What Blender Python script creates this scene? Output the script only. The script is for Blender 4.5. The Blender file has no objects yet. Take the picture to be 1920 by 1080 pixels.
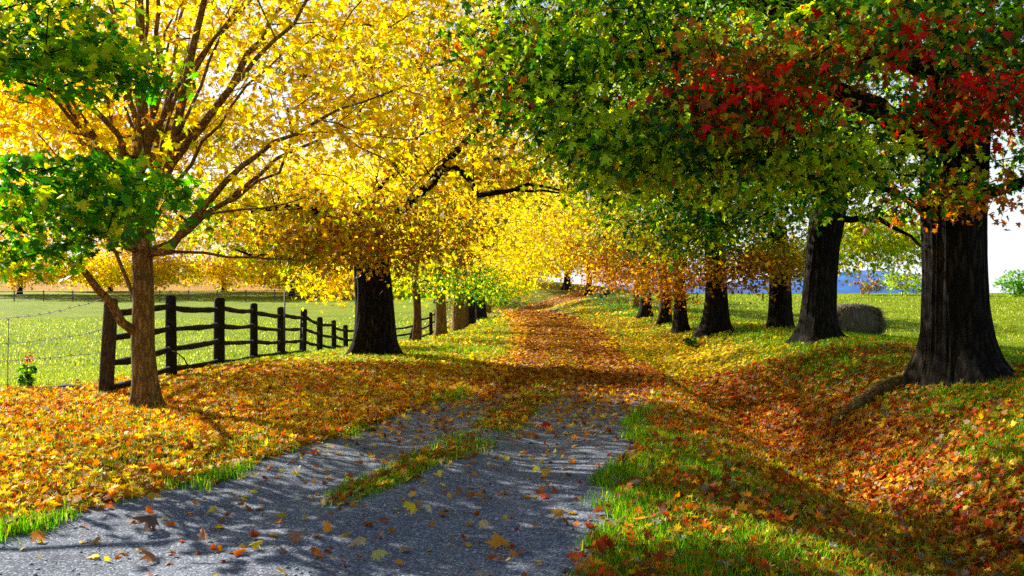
import bpy, math, random
import numpy as np
from mathutils import Vector

# ------------------------------------------------------------------ camera, world, sun, exposure
scn = bpy.context.scene
R = math.radians
EYE = 1.6
cam_d = bpy.data.cameras.new("camera"); cam = bpy.data.objects.new("camera", cam_d)
scn.collection.objects.link(cam); scn.camera = cam
cam_d.sensor_width = 36; cam_d.lens = 34.6; cam_d.clip_start = 0.1; cam_d.clip_end = 5000
cam.location = (0, 0, EYE); cam.rotation_euler = (R(89.69), 0, 0)

SUN_AZ, SUN_EL = 48.0, 28.0                 # degrees left of the view direction, above the horizon
sa, se = R(SUN_AZ), R(SUN_EL)
SUN = Vector((-math.sin(sa) * math.cos(se), math.cos(sa) * math.cos(se), math.sin(se)))
world = bpy.data.worlds.new("World"); scn.world = world; world.use_nodes = True
wn = world.node_tree; wn.nodes.clear()
sky = wn.nodes.new("ShaderNodeTexSky"); sky.sky_type = 'NISHITA'; sky.sun_disc = False
sky.sun_elevation = se; sky.sun_rotation = -sa; sky.air_density = 1.0; sky.dust_density = 1.2; sky.ozone_density = 1.5
bg = wn.nodes.new("ShaderNodeBackground"); bg.inputs[1].default_value = 0.06
wo = wn.nodes.new("ShaderNodeOutputWorld")
# bright haze low in the sky, thinning upwards
tc = wn.nodes.new("ShaderNodeTexCoord"); sx_ = wn.nodes.new("ShaderNodeSeparateXYZ"); wn.links.new(tc.outputs["Generated"], sx_.inputs[0])
mr = wn.nodes.new("ShaderNodeMapRange"); mr.interpolation_type = 'SMOOTHSTEP'
for i_, v_ in ((1, .0), (2, .34), (3, .95), (4, .0)): mr.inputs[i_].default_value = v_
wn.links.new(sx_.outputs[2], mr.inputs[0])
hz = wn.nodes.new("ShaderNodeMix"); hz.data_type = 'RGBA'; hz.inputs[7].default_value = (6.6, 6.9, 7.3, 1)
wn.links.new(mr.outputs[0], hz.inputs[0]); wn.links.new(sky.outputs[0], hz.inputs[6])
wn.links.new(hz.outputs[2], bg.inputs[0]); wn.links.new(bg.outputs[0], wo.inputs[0])
sun_d = bpy.data.lights.new("sun", 'SUN'); sun_d.energy = 5.0; sun_d.angle = R(0.5); sun_d.color = (1.0, 0.95, 0.84)
sun_o = bpy.data.objects.new("sun", sun_d); scn.collection.objects.link(sun_o)
sun_o.rotation_euler = SUN.to_track_quat('Z', 'Y').to_euler()
scn.view_settings.view_transform = 'Standard'; scn.view_settings.look = 'None'
scn.view_settings.gamma = 1.0; scn.view_settings.exposure = 1.45
scn.cycles.max_bounces = 8; scn.cycles.transmission_bounces = 6; scn.cycles.diffuse_bounces = 3
scn.cycles.transparent_max_bounces = 4; scn.cycles.use_denoising = False
FPX = 1844.0
def P(px, py, d):
    """a photograph position at a distance d along the drive, as a point of the place"""
    return np.array([(px - 960) / FPX * d, d, EYE - (py - 530) / FPX * d])

# ------------------------------------------------------------------ numpy helpers
rng = np.random.default_rng(7); random.seed(7)
def _h(ix, iy, s):
    n = (ix.astype(np.int64) * 374761393 + iy.astype(np.int64) * 668265263 + s * 1442695041) & 0x7fffffff
    n = ((n ^ (n >> 13)) * 1274126177) & 0x7fffffff
    return ((n ^ (n >> 16)) & 0xffff) / 65535.0
def vn(x, y, s=0):
    x = np.asarray(x, float); y = np.asarray(y, float)
    ix = np.floor(x); iy = np.floor(y); fx = x - ix; fy = y - iy
    fx = fx * fx * (3 - 2 * fx); fy = fy * fy * (3 - 2 * fy)
    ix = ix.astype(int); iy = iy.astype(int)
    a = _h(ix, iy, s); b = _h(ix + 1, iy, s); c = _h(ix, iy + 1, s); d = _h(ix + 1, iy + 1, s)
    return (a + (b - a) * fx) * (1 - fy) + (c + (d - c) * fx) * fy
def fbm(x, y, s=0, o=3):
    t = 0; a = 0.5; n = 0
    for i in range(o):
        t = t + a * vn(x * 2 ** i, y * 2 ** i, s + i); n += a; a *= 0.5
    return t / n
def sst(a, b, x):
    t = np.clip((np.asarray(x, float) - a) / (b - a), 0, 1); return t * t * (3 - 2 * t)

def mesh_np(name, V, F, mats, parent=None, col=None, mi=None, smooth=False, attrs=None):
    """V (n,3), F (m,k) indices -> one mesh object; col (m,3) = one colour per face"""
    V = np.ascontiguousarray(V, np.float32); F = np.ascontiguousarray(F, np.int32)
    m, k = F.shape
    me = bpy.data.meshes.new(name)
    me.vertices.add(len(V)); me.vertices.foreach_set("co", V.ravel())
    me.loops.add(m * k); me.loops.foreach_set("vertex_index", F.ravel())
    me.polygons.add(m); me.polygons.foreach_set("loop_start", np.arange(0, m * k, k, dtype=np.int32))
    if smooth: me.polygons.foreach_set("use_smooth", np.ones(m, bool))
    if not isinstance(mats, (list, tuple)): mats = [mats]
    for x in mats: me.materials.append(x)
    if mi is not None: me.polygons.foreach_set("material_index", np.ascontiguousarray(mi, np.int32))
    if col is not None:
        a = me.attributes.new("tint", 'FLOAT_COLOR', 'FACE')
        c4 = np.ones((m, 4), np.float32); c4[:, :3] = col; a.data.foreach_set("color", c4.ravel())
    for n_, v_ in (attrs or {}).items():
        a = me.attributes.new(n_, 'FLOAT', 'POINT'); a.data.foreach_set("value", np.ascontiguousarray(v_, np.float32))
    me.update(calc_edges=True)
    o = bpy.data.objects.new(name, me); scn.collection.objects.link(o); o.parent = parent
    return o
def empty(name, loc, label=None, cat=None, group=None):
    o = bpy.data.objects.new(name, None); scn.collection.objects.link(o); o.location = loc
    o.empty_display_size = 0.2
    tag(o, label, cat, group); return o
def tag(o, label=None, cat=None, group=None, kind=None):
    if label: o["label"] = label
    if cat: o["category"] = cat
    if group: o["group"] = group
    if kind: o["kind"] = kind
    return o
class MB:
    """collects quads / tris (tris are stored as quads with a repeated corner split off)"""
    def __init__(s): s.V = []; s.Q = []; s.T = []; s.n = 0
    def add(s, V, Q=None, T=None):
        V = np.asarray(V, float)
        if Q is not None and len(Q): s.Q.append(np.asarray(Q) + s.n)
        if T is not None and len(T): s.T.append(np.asarray(T) + s.n)
        s.V.append(V); s.n += len(V)
    def build(s, name, mat, parent=None, origin=(0, 0, 0), smooth=True, col=None, attrs=None):
        V = np.concatenate(s.V) - np.asarray(origin, float)
        Fs = []
        if s.Q:
            q = np.concatenate(s.Q); Fs += [q[:, [0, 1, 2]], q[:, [0, 2, 3]]]
        if s.T: Fs.append(np.concatenate(s.T))
        return mesh_np(name, V, np.concatenate(Fs), mat, parent, smooth=smooth, attrs=attrs)
def tube(mb, pts, rad, k=6, cap=True, wob=0.0):
    pts = np.asarray(pts, float); rad = np.asarray(rad, float); n = len(pts)
    t = np.gradient(pts, axis=0); t /= np.linalg.norm(t, axis=1)[:, None] + 1e-9
    ref = np.array([0, 0, 1.0]) if abs(t[0][2]) < 0.8 else np.array([1.0, 0, 0])
    u = np.cross(t[0], ref); u /= np.linalg.norm(u)
    V = []; ang = np.arange(k) / k * 2 * math.pi
    for i in range(n):
        u = u - t[i] * np.dot(u, t[i]); u /= np.linalg.norm(u) + 1e-9; w = np.cross(t[i], u)
        r = rad[i] * (1 + wob * (rng.random(k) - 0.5))
        V.append(pts[i] + (np.cos(ang) * r)[:, None] * u + (np.sin(ang) * r)[:, None] * w)
    V = np.concatenate(V); j = np.arange(k); Q = []
    for i in range(n - 1):
        a = i * k + j; b = i * k + (j + 1) % k
        Q.append(np.stack([a, b, b + k, a + k], 1))
    T = []
    if cap:
        V = np.concatenate([V, pts[:1], pts[-1:]]); c0 = n * k
        T = [[(x + 1) % k, x, c0] for x in range(k)] + [[(n - 1) * k + x, (n - 1) * k + (x + 1) % k, c0 + 1] for x in range(k)]
    mb.add(V, np.concatenate(Q), T)

# ------------------------------------------------------------------ terrain height
XS = np.array([-60, -30, -15, -9, -6, -4.5, -3, -1.5, 0, 1.5, 2.5, 3.3, 4.3, 5.3, 6.5, 9, 14, 25, 60.])
YS = np.array([-20, 0, 6, 10, 14, 17, 20, 24, 30, 38, 50, 65, 80, 95, 130, 200, 600.])
ZT = np.array([
 [.1,.1,.1,.1,.1,.08,.03,0,0,0,-.15,-.35,0,.25,.3,.3,.3,.3,.3],
 [.1,.1,.1,.1,.1,.08,.03,0,0,0,-.15,-.35,0,.25,.3,.3,.3,.3,.3],
 [.1,.1,.1,.1,.1,.12,.05,0,0,.03,-.22,-.38,.0,.28,.36,.35,.3,.3,.3],
 [.05,.05,.05,.03,.03,.03,.04,0,0,.02,-.18,-.42,-.02,.3,.4,.36,.3,.3,.3],
 [-.1,-.1,-.1,-.05,-.03,.0,.04,.02,0,0,-.08,-.40,-.08,.3,.4,.3,.15,.1,.2],
 [-.3,-.3,-.3,-.2,-.08,.05,.06,.03,0,0,-.02,-.32,-.08,.3,.42,.3,.05,0,.2],
 [-.6,-.5,-.5,-.4,-.12,0,.05,.03,0,0,.0,-.22,-.08,.18,.42,.3,-.05,-.1,.2],
 [-.9,-.8,-.8,-.6,-.32,-.12,0,.02,0,0,.0,-.08,.02,.22,.38,.25,-.15,-.15,.3],
 [-1.2,-1.1,-1.1,-1.0,-.68,-.45,-.22,-.06,0,0,0,0,.1,.25,.33,.15,-.35,-.2,.4],
 [-1.3,-1.3,-1.4,-1.5,-1.4,-1.0,-.5,-.2,-.02,0,.03,.08,.15,.25,.3,.1,-.36,.0,.55],
 [-1.3,-1.3,-1.5,-1.7,-1.8,-1.4,-.8,-.4,-.2,-.15,-.1,.05,.15,.25,.35,.35,.3,.4,.75],
 [-1.2,-1.2,-1.3,-1.5,-1.4,-1.1,-.6,-.4,-.4,-.4,-.25,.1,.4,.55,.65,.7,.75,.8,.9],
 [-1.05,-1.05,-1.0,-.8,-.5,-.3,-.1,-.2,-.3,-.3,-.25,-.2,-.1,0,.2,.8,.75,.7,.7],
 [-.85,-.8,-.6,-.2,.4,.7,.95,1.0,1.1,1.1,1.15,1.15,1.15,1.15,1.15,1.1,.6,.3,0],
 [-.25,-.2,0,.4,.8,1.1,1.2,1.3,1.4,1.4,1.4,1.4,1.4,1.4,1.4,1.3,.6,-.5,-1.2],
 [2.3,2.3,2.2,2.2,2.0,1.8,1.6,1.4,1.2,1.0,1.0,1.0,1,1,.9,.5,-1,-2,-3],
 [9,9,8,7,6,5,3,2,0,-2,-3,-4,-6,-6,-8,-10,-14,-16,-18]])
ZT[1:7, 10:12] *= 1.18; ZT[1:7, 13:15] += .04
def _cr(p0, p1, p2, p3, t):
    return 0.5 * (2 * p1 + (p2 - p0) * t + (2 * p0 - 5 * p1 + 4 * p2 - p3) * t * t + (3 * p1 - p0 - 3 * p2 + p3) * t ** 3)
def roadc(y):
    return np.interp(y, [-20, 0, 5.4, 8, 10, 14, 17, 25, 33, 45, 60, 70, 76, 82, 90, 100, 600],
                     [-4, -3.3, -1.5, -.8, -.3, .65, 1.0, 1.35, 1.5, 1.5, 1.0, .9, 1.4, 3.2, 7.5, 13, 300])
def ground_z(x, y, fine=True):
    x = np.asarray(x, float); y = np.asarray(y, float)
    u = np.interp(x, XS, np.arange(len(XS))); v = np.interp(y, YS, np.arange(len(YS)))
    iu = np.clip(np.floor(u).astype(int), 0, len(XS) - 2); iv = np.clip(np.floor(v).astype(int), 0, len(YS) - 2)
    fu = u - iu; fv = v - iv
    rows = []
    for dv in (-1, 0, 1, 2):
        r = np.clip(iv + dv, 0, len(YS) - 1)
        g = [ZT[r, np.clip(iu + du, 0, len(XS) - 1)] for du in (-1, 0, 1, 2)]
        rows.append(_cr(*g, fu))
    z = _cr(*rows, fv)
    if fine:
        c = np.abs(x - roadc(y)); off = sst(1.6, 2.6, c)
        z = z + off * ((fbm(x * 0.9, y * 0.9, 5) - .5) * 0.10 + (fbm(x * 4, y * 4, 9) - .5) * 0.035)
        # two worn wheel tracks with a slightly proud centre
        z = z + (1 - off) * (0.025 * np.exp(-(c / 0.35) ** 2) - 0.02 * np.exp(-((c - .75) / 0.35) ** 2) + (fbm(x * 1.5, y * 1.5, 3) - .5) * 0.02)
    return z
def gz(x, y): return float(ground_z(np.array([x]), np.array([y]))[0])

def onground(px, py):
    lo = None
    for d in np.arange(4.5, 140, .02):
        x = (px - 960) / FPX * d
        if EYE - (py - 530) / FPX * d <= gz(x, d): return x, d, gz(x, d)
    return x, d, gz(x, d)

# masks: 1 = leaf covered, gravel etc.
def road_hw(y): return np.interp(y, [0, 5.4, 8, 14, 20, 40, 60, 100], [2.0, 1.9, 1.66, 1.5, 1.42, 1.6, 1.6, 1.8])
def m_gravel(x, y):
    c = np.abs(x - roadc(y)); n = (fbm(x * 1.3, y * 0.9, 21) - .5) * 0.9 + (fbm(x * 6, y * 6, 23) - .5) * 0.35
    g = 1 - sst(-.12, .12, c - road_hw(y) + n)
    return g
def m_island(x, y):                                     # grassy strip in the middle of the drive
    c = np.abs(x - roadc(y) + .18); n = fbm(x * 1.6, y * .8, 31)
    s = np.interp(y, [6.5, 8, 9, 12, 14, 24, 40, 70], [0, .26, .40, .22, .30, .3, .45, .4])
    return (1 - sst(-.10, .14, c - s * (.1 + 1.5 * n))) * np.interp(y, [6.8, 7.6, 9.2, 9.8, 10.4, 11, 13.5, 15], [0, 1, 1, .35, .5, 1, 1, .8]) * sst(.22, .42, fbm(x * 2.2 + 3, y * 1.5, 37))
def m_leafy(x, y):
    c = x - roadc(y); n = fbm(x * .8, y * .5, 41); n2 = fbm(x * 2.5, y * 1.6, 43)
    road = np.interp(y, [0, 8, 11, 13, 14.5, 17, 22, 60], [.015, .03, .07, .14, .34, .66, .85, .85]) * (0.75 + .5 * n2)
    left = np.interp(y, [0, 15, 18, 22, 30, 60], [.95, .95, .6, .30, .28, .25]) * sst(.18, .42, n + .25) 
    left = left * (1 - sst(-7.2, -8.6, x) * np.interp(y, [0, 12.5, 14.5], [0, 0, 1]))
    left = left * (1 - .95 * sst(-6.2, -7.0, x) * sst(14.2, 15.2, y))
    xr = c - road_hw(y)
    verge = .38 + .8 * (n2 - .5) + .25 * sst(9, 15, y) - .3 * sst(18, 26, y)
    ditch = np.exp(-((x - np.interp(y, [5, 10, 20, 30], [3.1, 3.3, 3.6, 3.9])) / 1.0) ** 2) * np.interp(y, [0, 22, 30], [1, 1, .3])
    bank = np.where(x > 4, .26 + .9 * (n - .5), .3) * (1 - sst(7.5, 9.5, x)) * np.interp(y, [0, 26, 45, 80], [1, .8, .4, .4])
    right = np.clip(np.where(x < 2.6, verge, bank) * (1 - sst(7.5, 9.5, x)) + ditch, 0, 1)
    L = np.where(c < 0, left, right)
    g = 1 - sst(-.15, .15, np.abs(c) - road_hw(y))
    L = L * (1 - g) + road * g
    isl = m_island(x, y) * (y < 14)
    return np.clip(L * (1 - isl) + .30 * isl, 0, 1)

# ------------------------------------------------------------------ materials
def mat(name):
    m = bpy.data.materials.new(name); m.use_nodes = True; nt = m.node_tree
    for n in list(nt.nodes):
        if n.type != 'OUTPUT_MATERIAL': nt.nodes.remove(n)
    out = [n for n in nt.nodes if n.type == 'OUTPUT_MATERIAL'][0]
    return m, nt, out
def N(nt, t, **kw):
    n = nt.nodes.new(t)
    for k, v in kw.items():
        if k.startswith("i_"): n.inputs[k[2:]].default_value = v
        else: setattr(n, k, v)
    return n
def ramp(nt, fac, stops):
    r = nt.nodes.new("ShaderNodeValToRGB"); e = r.color_ramp.elements
    while len(e) > 1: e.remove(e[0])
    e[0].position = stops[0][0]; e[0].color = (*stops[0][1], 1)
    for p, c in stops[1:]:
        x = e.new(p); x.color = (*c, 1)
    nt.links.new(fac, r.inputs[0]); return r.outputs[0]
def math_(nt, op, a, b=None):
    n = nt.nodes.new("ShaderNodeMath"); n.operation = op
    for i, v in enumerate((a, b)):
        if v is None: continue
        if isinstance(v, (int, float)): n.inputs[i].default_value = v
        else: nt.links.new(v, n.inputs[i])
    return n.outputs[0]
def mixc(nt, f, a, b):
    n = nt.nodes.new("ShaderNodeMix"); n.data_type = 'RGBA'
    for i, v in ((0, f), (6, a), (7, b)):
        if isinstance(v, (int, float)): n.inputs[i].default_value = v
        elif isinstance(v, tuple): n.inputs[i].default_value = (*v, 1)
        else: nt.links.new(v, n.inputs[i])
    return n.outputs[2]
def noise(nt, vec, scale, detail=3, rough=.6):
    n = N(nt, "ShaderNodeTexNoise"); n.inputs["Scale"].default_value = scale
    n.inputs["Detail"].default_value = detail; n.inputs["Roughness"].default_value = rough
    if vec is not None: nt.links.new(vec, n.inputs["Vector"])
    return n
def bump(nt, h, strength, dist):
    b = N(nt, "ShaderNodeBump"); b.inputs["Strength"].default_value = strength; b.inputs["Distance"].default_value = dist
    nt.links.new(h, b.inputs["Height"]); return b.outputs[0]

def leaf_material(name, trans=0.55, rough=.5, gain=1.0, spec=.3):
    m, nt, out = mat(name)
    at = N(nt, "ShaderNodeAttribute", attribute_name="tint")
    d = N(nt, "ShaderNodeBsdfPrincipled"); d.inputs["Roughness"].default_value = rough
    d.inputs["Specular IOR Level"].default_value = spec
    nt.links.new(at.outputs["Color"], d.inputs["Base Color"])
    t = N(nt, "ShaderNodeBsdfTranslucent")
    hs = N(nt, "ShaderNodeHueSaturation"); hs.inputs["Saturation"].default_value = 1.05; hs.inputs["Value"].default_value = gain
    nt.links.new(at.outputs["Color"], hs.inputs["Color"]); nt.links.new(hs.outputs[0], t.inputs["Color"])
    mx = N(nt, "ShaderNodeMixShader"); mx.inputs[0].default_value = trans
    nt.links.new(d.outputs[0], mx.inputs[1]); nt.links.new(t.outputs[0], mx.inputs[2]); nt.links.new(mx.outputs[0], out.inputs[0])
    return m
M_LEAF = leaf_material("maple_leaf", .6, .45, 1.25)
M_LITTER = leaf_material("fallen_leaf", .35, .6, 1.1, .12)
M_GRASS = leaf_material("grass_blade", .5, .6, 1.3, .06)

def bark_material(name, c1, c2, c3, sc=9, depth=.03):
    m, nt, out = mat(name)
    g = N(nt, "ShaderNodeNewGeometry"); mp = N(nt, "ShaderNodeMapping"); mp.inputs["Scale"].default_value = (1, 1, .22)
    nt.links.new(g.outputs["Position"], mp.inputs["Vector"])
    n1 = noise(nt, mp.outputs[0], sc, 6, .7); n2 = noise(nt, g.outputs["Position"], sc * 5, 4, .7); n3 = noise(nt, g.outputs["Position"], 1.3, 3)
    v = N(nt, "ShaderNodeTexVoronoi", feature='DISTANCE_TO_EDGE'); v.inputs["Scale"].default_value = sc * 1.6
    mp2 = N(nt, "ShaderNodeMapping"); mp2.inputs["Scale"].default_value = (1, 1, .18)
    vadd = N(nt, "ShaderNodeVectorMath", operation='ADD'); vm = N(nt, "ShaderNodeVectorMath", operation='SCALE'); vm.inputs[3].default_value = .12
    nt.links.new(n2.outputs["Color"], vm.inputs[0]); nt.links.new(g.outputs["Position"], vadd.inputs[0]); nt.links.new(vm.outputs[0], vadd.inputs[1])
    nt.links.new(vadd.outputs[0], mp2.inputs["Vector"]); nt.links.new(mp2.outputs[0], v.inputs["Vector"])
    crack = math_(nt, 'MINIMUM', math_(nt, 'MULTIPLY', v.outputs["Distance"], 6.0), 1.0)
    f = math_(nt, 'MULTIPLY', n1.outputs[0], crack)
    c = ramp(nt, f, [(.12, c1), (.45, c2), (.7, c3)])
    c = mixc(nt, ramp(nt, n3.outputs[0], [(.45, (0, 0, 0)), (.7, (.5, .5, .5))]), c, (c2[0] * .8, c2[1] * 1.15, c2[2] * .7))
    d = N(nt, "ShaderNodeBsdfPrincipled"); d.inputs["Roughness"].default_value = .9; d.inputs["Specular IOR Level"].default_value = .15
    nt.links.new(c, d.inputs["Base Color"])
    h = math_(nt, 'ADD', math_(nt, 'MULTIPLY', f, 1.0), math_(nt, 'MULTIPLY', n2.outputs[0], .35))
    nt.links.new(bump(nt, h, 1.0, depth), d.inputs["Normal"]); nt.links.new(d.outputs[0], out.inputs[0])
    return m
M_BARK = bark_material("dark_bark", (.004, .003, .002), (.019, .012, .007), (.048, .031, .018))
M_BARK2 = bark_material("brown_bark", (.07, .034, .010), (.26, .145, .04), (.42, .26, .09), 14, .008)
M_BARK3 = bark_material("reddish_bark", (.06, .025, .01), (.2, .09, .04), (.3, .15, .07), 12, .012)
M_WOOD = bark_material("weathered_rail", (.006, .005, .004), (.022, .016, .012), (.05, .038, .028), 18, .006)
M_POST = bark_material("weathered_post", (.03, .02, .012), (.08, .055, .03), (.14, .1, .06), 18, .006)

def simple(name, col, rough=.7, metal=0.0):
    m, nt, out = mat(name); d = N(nt, "ShaderNodeBsdfPrincipled")
    g = N(nt, "ShaderNodeNewGeometry"); n = noise(nt, g.outputs["Position"], 12, 4)
    nt.links.new(ramp(nt, n.outputs[0], [(.3, tuple(x * .6 for x in col)), (.7, tuple(min(1, x * 1.25) for x in col))]), d.inputs["Base Color"])
    d.inputs["Roughness"].default_value = rough; d.inputs["Metallic"].default_value = metal
    nt.links.new(d.outputs[0], out.inputs[0]); return m

def ground_material():
    m, nt, out = mat("leafy_ground")
    g = N(nt, "ShaderNodeNewGeometry"); pos = g.outputs["Position"]
    # gravel
    v = N(nt, "ShaderNodeTexVoronoi"); v.inputs["Scale"].default_value = 85; nt.links.new(pos, v.inputs["Vector"])
    v2 = N(nt, "ShaderNodeTexVoronoi"); v2.inputs["Scale"].default_value = 34; nt.links.new(pos, v2.inputs["Vector"])
    gn = noise(nt, pos, 1.4, 5, .65); gf = noise(nt, pos, 120, 3, .7)
    sep = N(nt, "ShaderNodeSeparateColor"); nt.links.new(v.outputs["Color"], sep.inputs[0])
    st = ramp(nt, sep.outputs[0], [(0, (.04, .045, .06)), (.5, (.125, .14, .18)), (.85, (.26, .285, .35)), (1, (.6, .64, .7))])
    sandy = ramp(nt, gn.outputs[0], [(.35, (.08, .088, .11)), (.65, (.18, .195, .23))])
    gravel = mixc(nt, math_(nt, 'MULTIPLY', gf.outputs[0], .9), st, sandy)
    gh = math_(nt, 'ADD', math_(nt, 'MULTIPLY', v.outputs["Distance"], -.8), math_(nt, 'MULTIPLY', v2.outputs["Distance"], -.4))
    # soil with short grass
    n1 = noise(nt, pos, .7, 5, .65); n2 = noise(nt, pos, 28, 4, .75); n3 = noise(nt, pos, 6, 4, .7)
    grass = ramp(nt, math_(nt, 'ADD', math_(nt, 'MULTIPLY', n2.outputs[0], .6), math_(nt, 'MULTIPLY', n1.outputs[0], .4)),
                 [(.33, (.02, .035, .006)), (.5, (.06, .13, .012)), (.62, (.15, .24, .02)), (.75, (.3, .34, .05))])
    # leaf carpet, one colour per leaf-sized cell
    lv = N(nt, "ShaderNodeTexVoronoi"); lv.inputs["Scale"].default_value = 11; lv.inputs["Randomness"].default_value = 1
    mp = N(nt, "ShaderNodeVectorMath", operation='ADD'); sc = N(nt, "ShaderNodeVectorMath", operation='SCALE'); sc.inputs[3].default_value = .10
    nt.links.new(n2.outputs["Color"], sc.inputs[0]); nt.links.new(pos, mp.inputs[0]); nt.links.new(sc.outputs[0], mp.inputs[1])
    nt.links.new(mp.outputs[0], lv.inputs["Vector"])
    s2 = N(nt, "ShaderNodeSeparateColor"); nt.links.new(lv.outputs["Color"], s2.inputs[0])
    leaves_ = ramp(nt, s2.outputs[0], [(0, (.05, .012, .004)), (.3, (.22, .055, .008)), (.55, (.42, .13, .012)), (.75, (.55, .27, .02)), (.95, (.68, .45, .04))])
    al = N(nt, "ShaderNodeAttribute", attribute_name="leafy"); ag = N(nt, "ShaderNodeAttribute", attribute_name="gravel")
    am = N(nt, "ShaderNodeAttribute", attribute_name="meadow")
    lm = math_(nt, 'SUBTRACT', al.outputs["Fac"], s2.outputs[1])
    lm = math_(nt, 'MULTIPLY', math_(nt, 'ADD', lm, 0.0), 6.0)
    lm = math_(nt, 'MINIMUM', math_(nt, 'MAXIMUM', lm, 0.0), 1.0)
    base = mixc(nt, ag.outputs["Fac"], grass, gravel)
    # pasture: paler, yellow green, with pale flecks painted for glints
    gm = noise(nt, pos, .28, 5, .6); gp = noise(nt, pos, 9, 6, .8)
    mead = ramp(nt, math_(nt, 'ADD', math_(nt, 'MULTIPLY', gp.outputs[0], .65), math_(nt, 'MULTIPLY', gm.outputs[0], .35)),
                [(.36, (.07, .13, .004)), (.5, (.17, .235, .005)), (.6, (.26, .28, .010)), (.72, (.42, .38, .04))])
    base = mixc(nt, am.outputs["Fac"], base, mead)
    c = mixc(nt, lm, base, leaves_)
    d = N(nt, "ShaderNodeBsdfPrincipled"); d.inputs["Roughness"].default_value = .9; d.inputs["Specular IOR Level"].default_value = .06
    nt.links.new(c, d.inputs["Base Color"])
    gb = math_(nt, 'MULTIPLY', gh, .14)
    oth = math_(nt, 'ADD', math_(nt, 'MULTIPLY', n2.outputs[0], 1.6), math_(nt, 'MULTIPLY', s2.outputs[2], .5))
    hm = N(nt, "ShaderNodeMix"); hm.data_type = 'FLOAT'
    nt.links.new(ag.outputs["Fac"], hm.inputs[0]); nt.links.new(oth, hm.inputs[2]); nt.links.new(gb, hm.inputs[3])
    nt.links.new(bump(nt, hm.outputs[0], 1.0, .035), d.inputs["Normal"]); nt.links.new(d.outputs[0], out.inputs[0])
    return m
M_GROUND = ground_material()

# ------------------------------------------------------------------ the ground: one sheet, split into drive, verges and pastures
def terrain():
    ya = [-18.0]
    while ya[-1] < 900:
        y = ya[-1]; ya.append(y + (1.0 if y < 2 else max(.05, .008 * y) if y < 130 else .03 * y))
    ya = np.array(ya)
    xm = list(np.arange(-9, 9.5, .07)); x = 9.5; step = .12
    xr = []
    while x < 700: xr.append(x); x += step; step = min(step * 1.06, 40)
    xa = np.array([-v for v in xr[::-1]] + [v for v in xm] + xr); xa = np.unique(np.round(xa, 4))
    X, Y = np.meshgrid(xa, ya); Z = ground_z(X, Y)
    V = np.stack([X, Y, Z], -1).reshape(-1, 3); w = len(xa); h = len(ya)
    i = np.arange((h - 1) * w).reshape(h - 1, w)[:, :-1].ravel()
    F = np.stack([i, i + 1, i + w + 1, i + w], 1)
    x, y = V[:, 0], V[:, 1]
    G = m_gravel(x, y) * (1 - m_island(x, y)); L = m_leafy(x, y)
    mL = np.maximum(sst(-6.4, -7.2, x) * sst(14, 15, y), sst(-5, -7, x) * sst(40, 60, y) )
    mR = sst(8.2, 10, x) * sst(9, 12, y)
    far_leaf = sst(150, 158, y) * (1 - sst(230, 250, y)) * (x < -3)      # leaf covered rise beyond the far fence
    L = np.maximum(L * (1 - np.maximum(mL, mR)), far_leaf * .95)
    cx, cy = V[F].mean(1)[:, 0], V[F].mean(1)[:, 1]
    road = np.abs(cx - roadc(cy)) < road_hw(cy); left = (~road) & (cx < -6.7) & (cy > 14.5); right = (~road) & (cx > 9)
    left |= (~road) & (cx < -5.5) & (cy > 50)
    for nm, sel in (("gravel_drive", road), ("left_pasture", left), ("right_pasture", right), ("ground", ~(road | left | right))):
        Fs = F[sel]; u, inv = np.unique(Fs, return_inverse=True)
        o = mesh_np(nm, V[u], inv.reshape(-1, 4), M_GROUND, smooth=True,
                    attrs={"gravel": G[u], "leafy": L[u], "meadow": np.maximum(mL, mR)[u]})
        tag(o, kind="structure")
terrain()

# ------------------------------------------------------------------ leaf shapes
def tmpl(kind):
    if kind == 0:      # seven-lobed maple leaf, fan round its centre
        half = [(.10, .02), (.34, -.10), (.30, .06), (.56, .14), (.38, .25), (.64, .56), (.40, .52), (.22, .46), (.30, .72), (.14, .74)]
    elif kind == 1:
        half = [(.30, -.06), (.54, .12), (.28, .26), (.60, .58), (.18, .48), (.20, .74)]
    elif kind == 2:
        half = [(.46, .05), (.24, .28), (.56, .58), (.16, .55)]
    else:
        half = [(.5, .4)]
    ring = [(0, 0)] + half + [(0, 1.0)] + [(-a, b) for a, b in half[::-1]]
    if kind == 3:
        V = np.array([(x, y - .5, 0) for x, y in ring]); return V, np.array([[0, 1, 2], [0, 2, 3]])
    ring = np.array([(x, y, 0) for x, y in ring]); ctr = np.array([[0, .3, 0]])
    V = np.concatenate([ctr, ring]); n = len(ring)
    V[:, 1] -= .4; V[:, 2] = -.22 * np.abs(V[:, 0]) - .12 * V[:, 1] ** 2
    T = np.array([[0, 1 + i, 1 + (i + 1) % n] for i in range(n)]); return V, T
TM = [tmpl(k) for k in range(4)]
def unit(a): return a / (np.linalg.norm(a, axis=-1, keepdims=True) + 1e-9)
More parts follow.
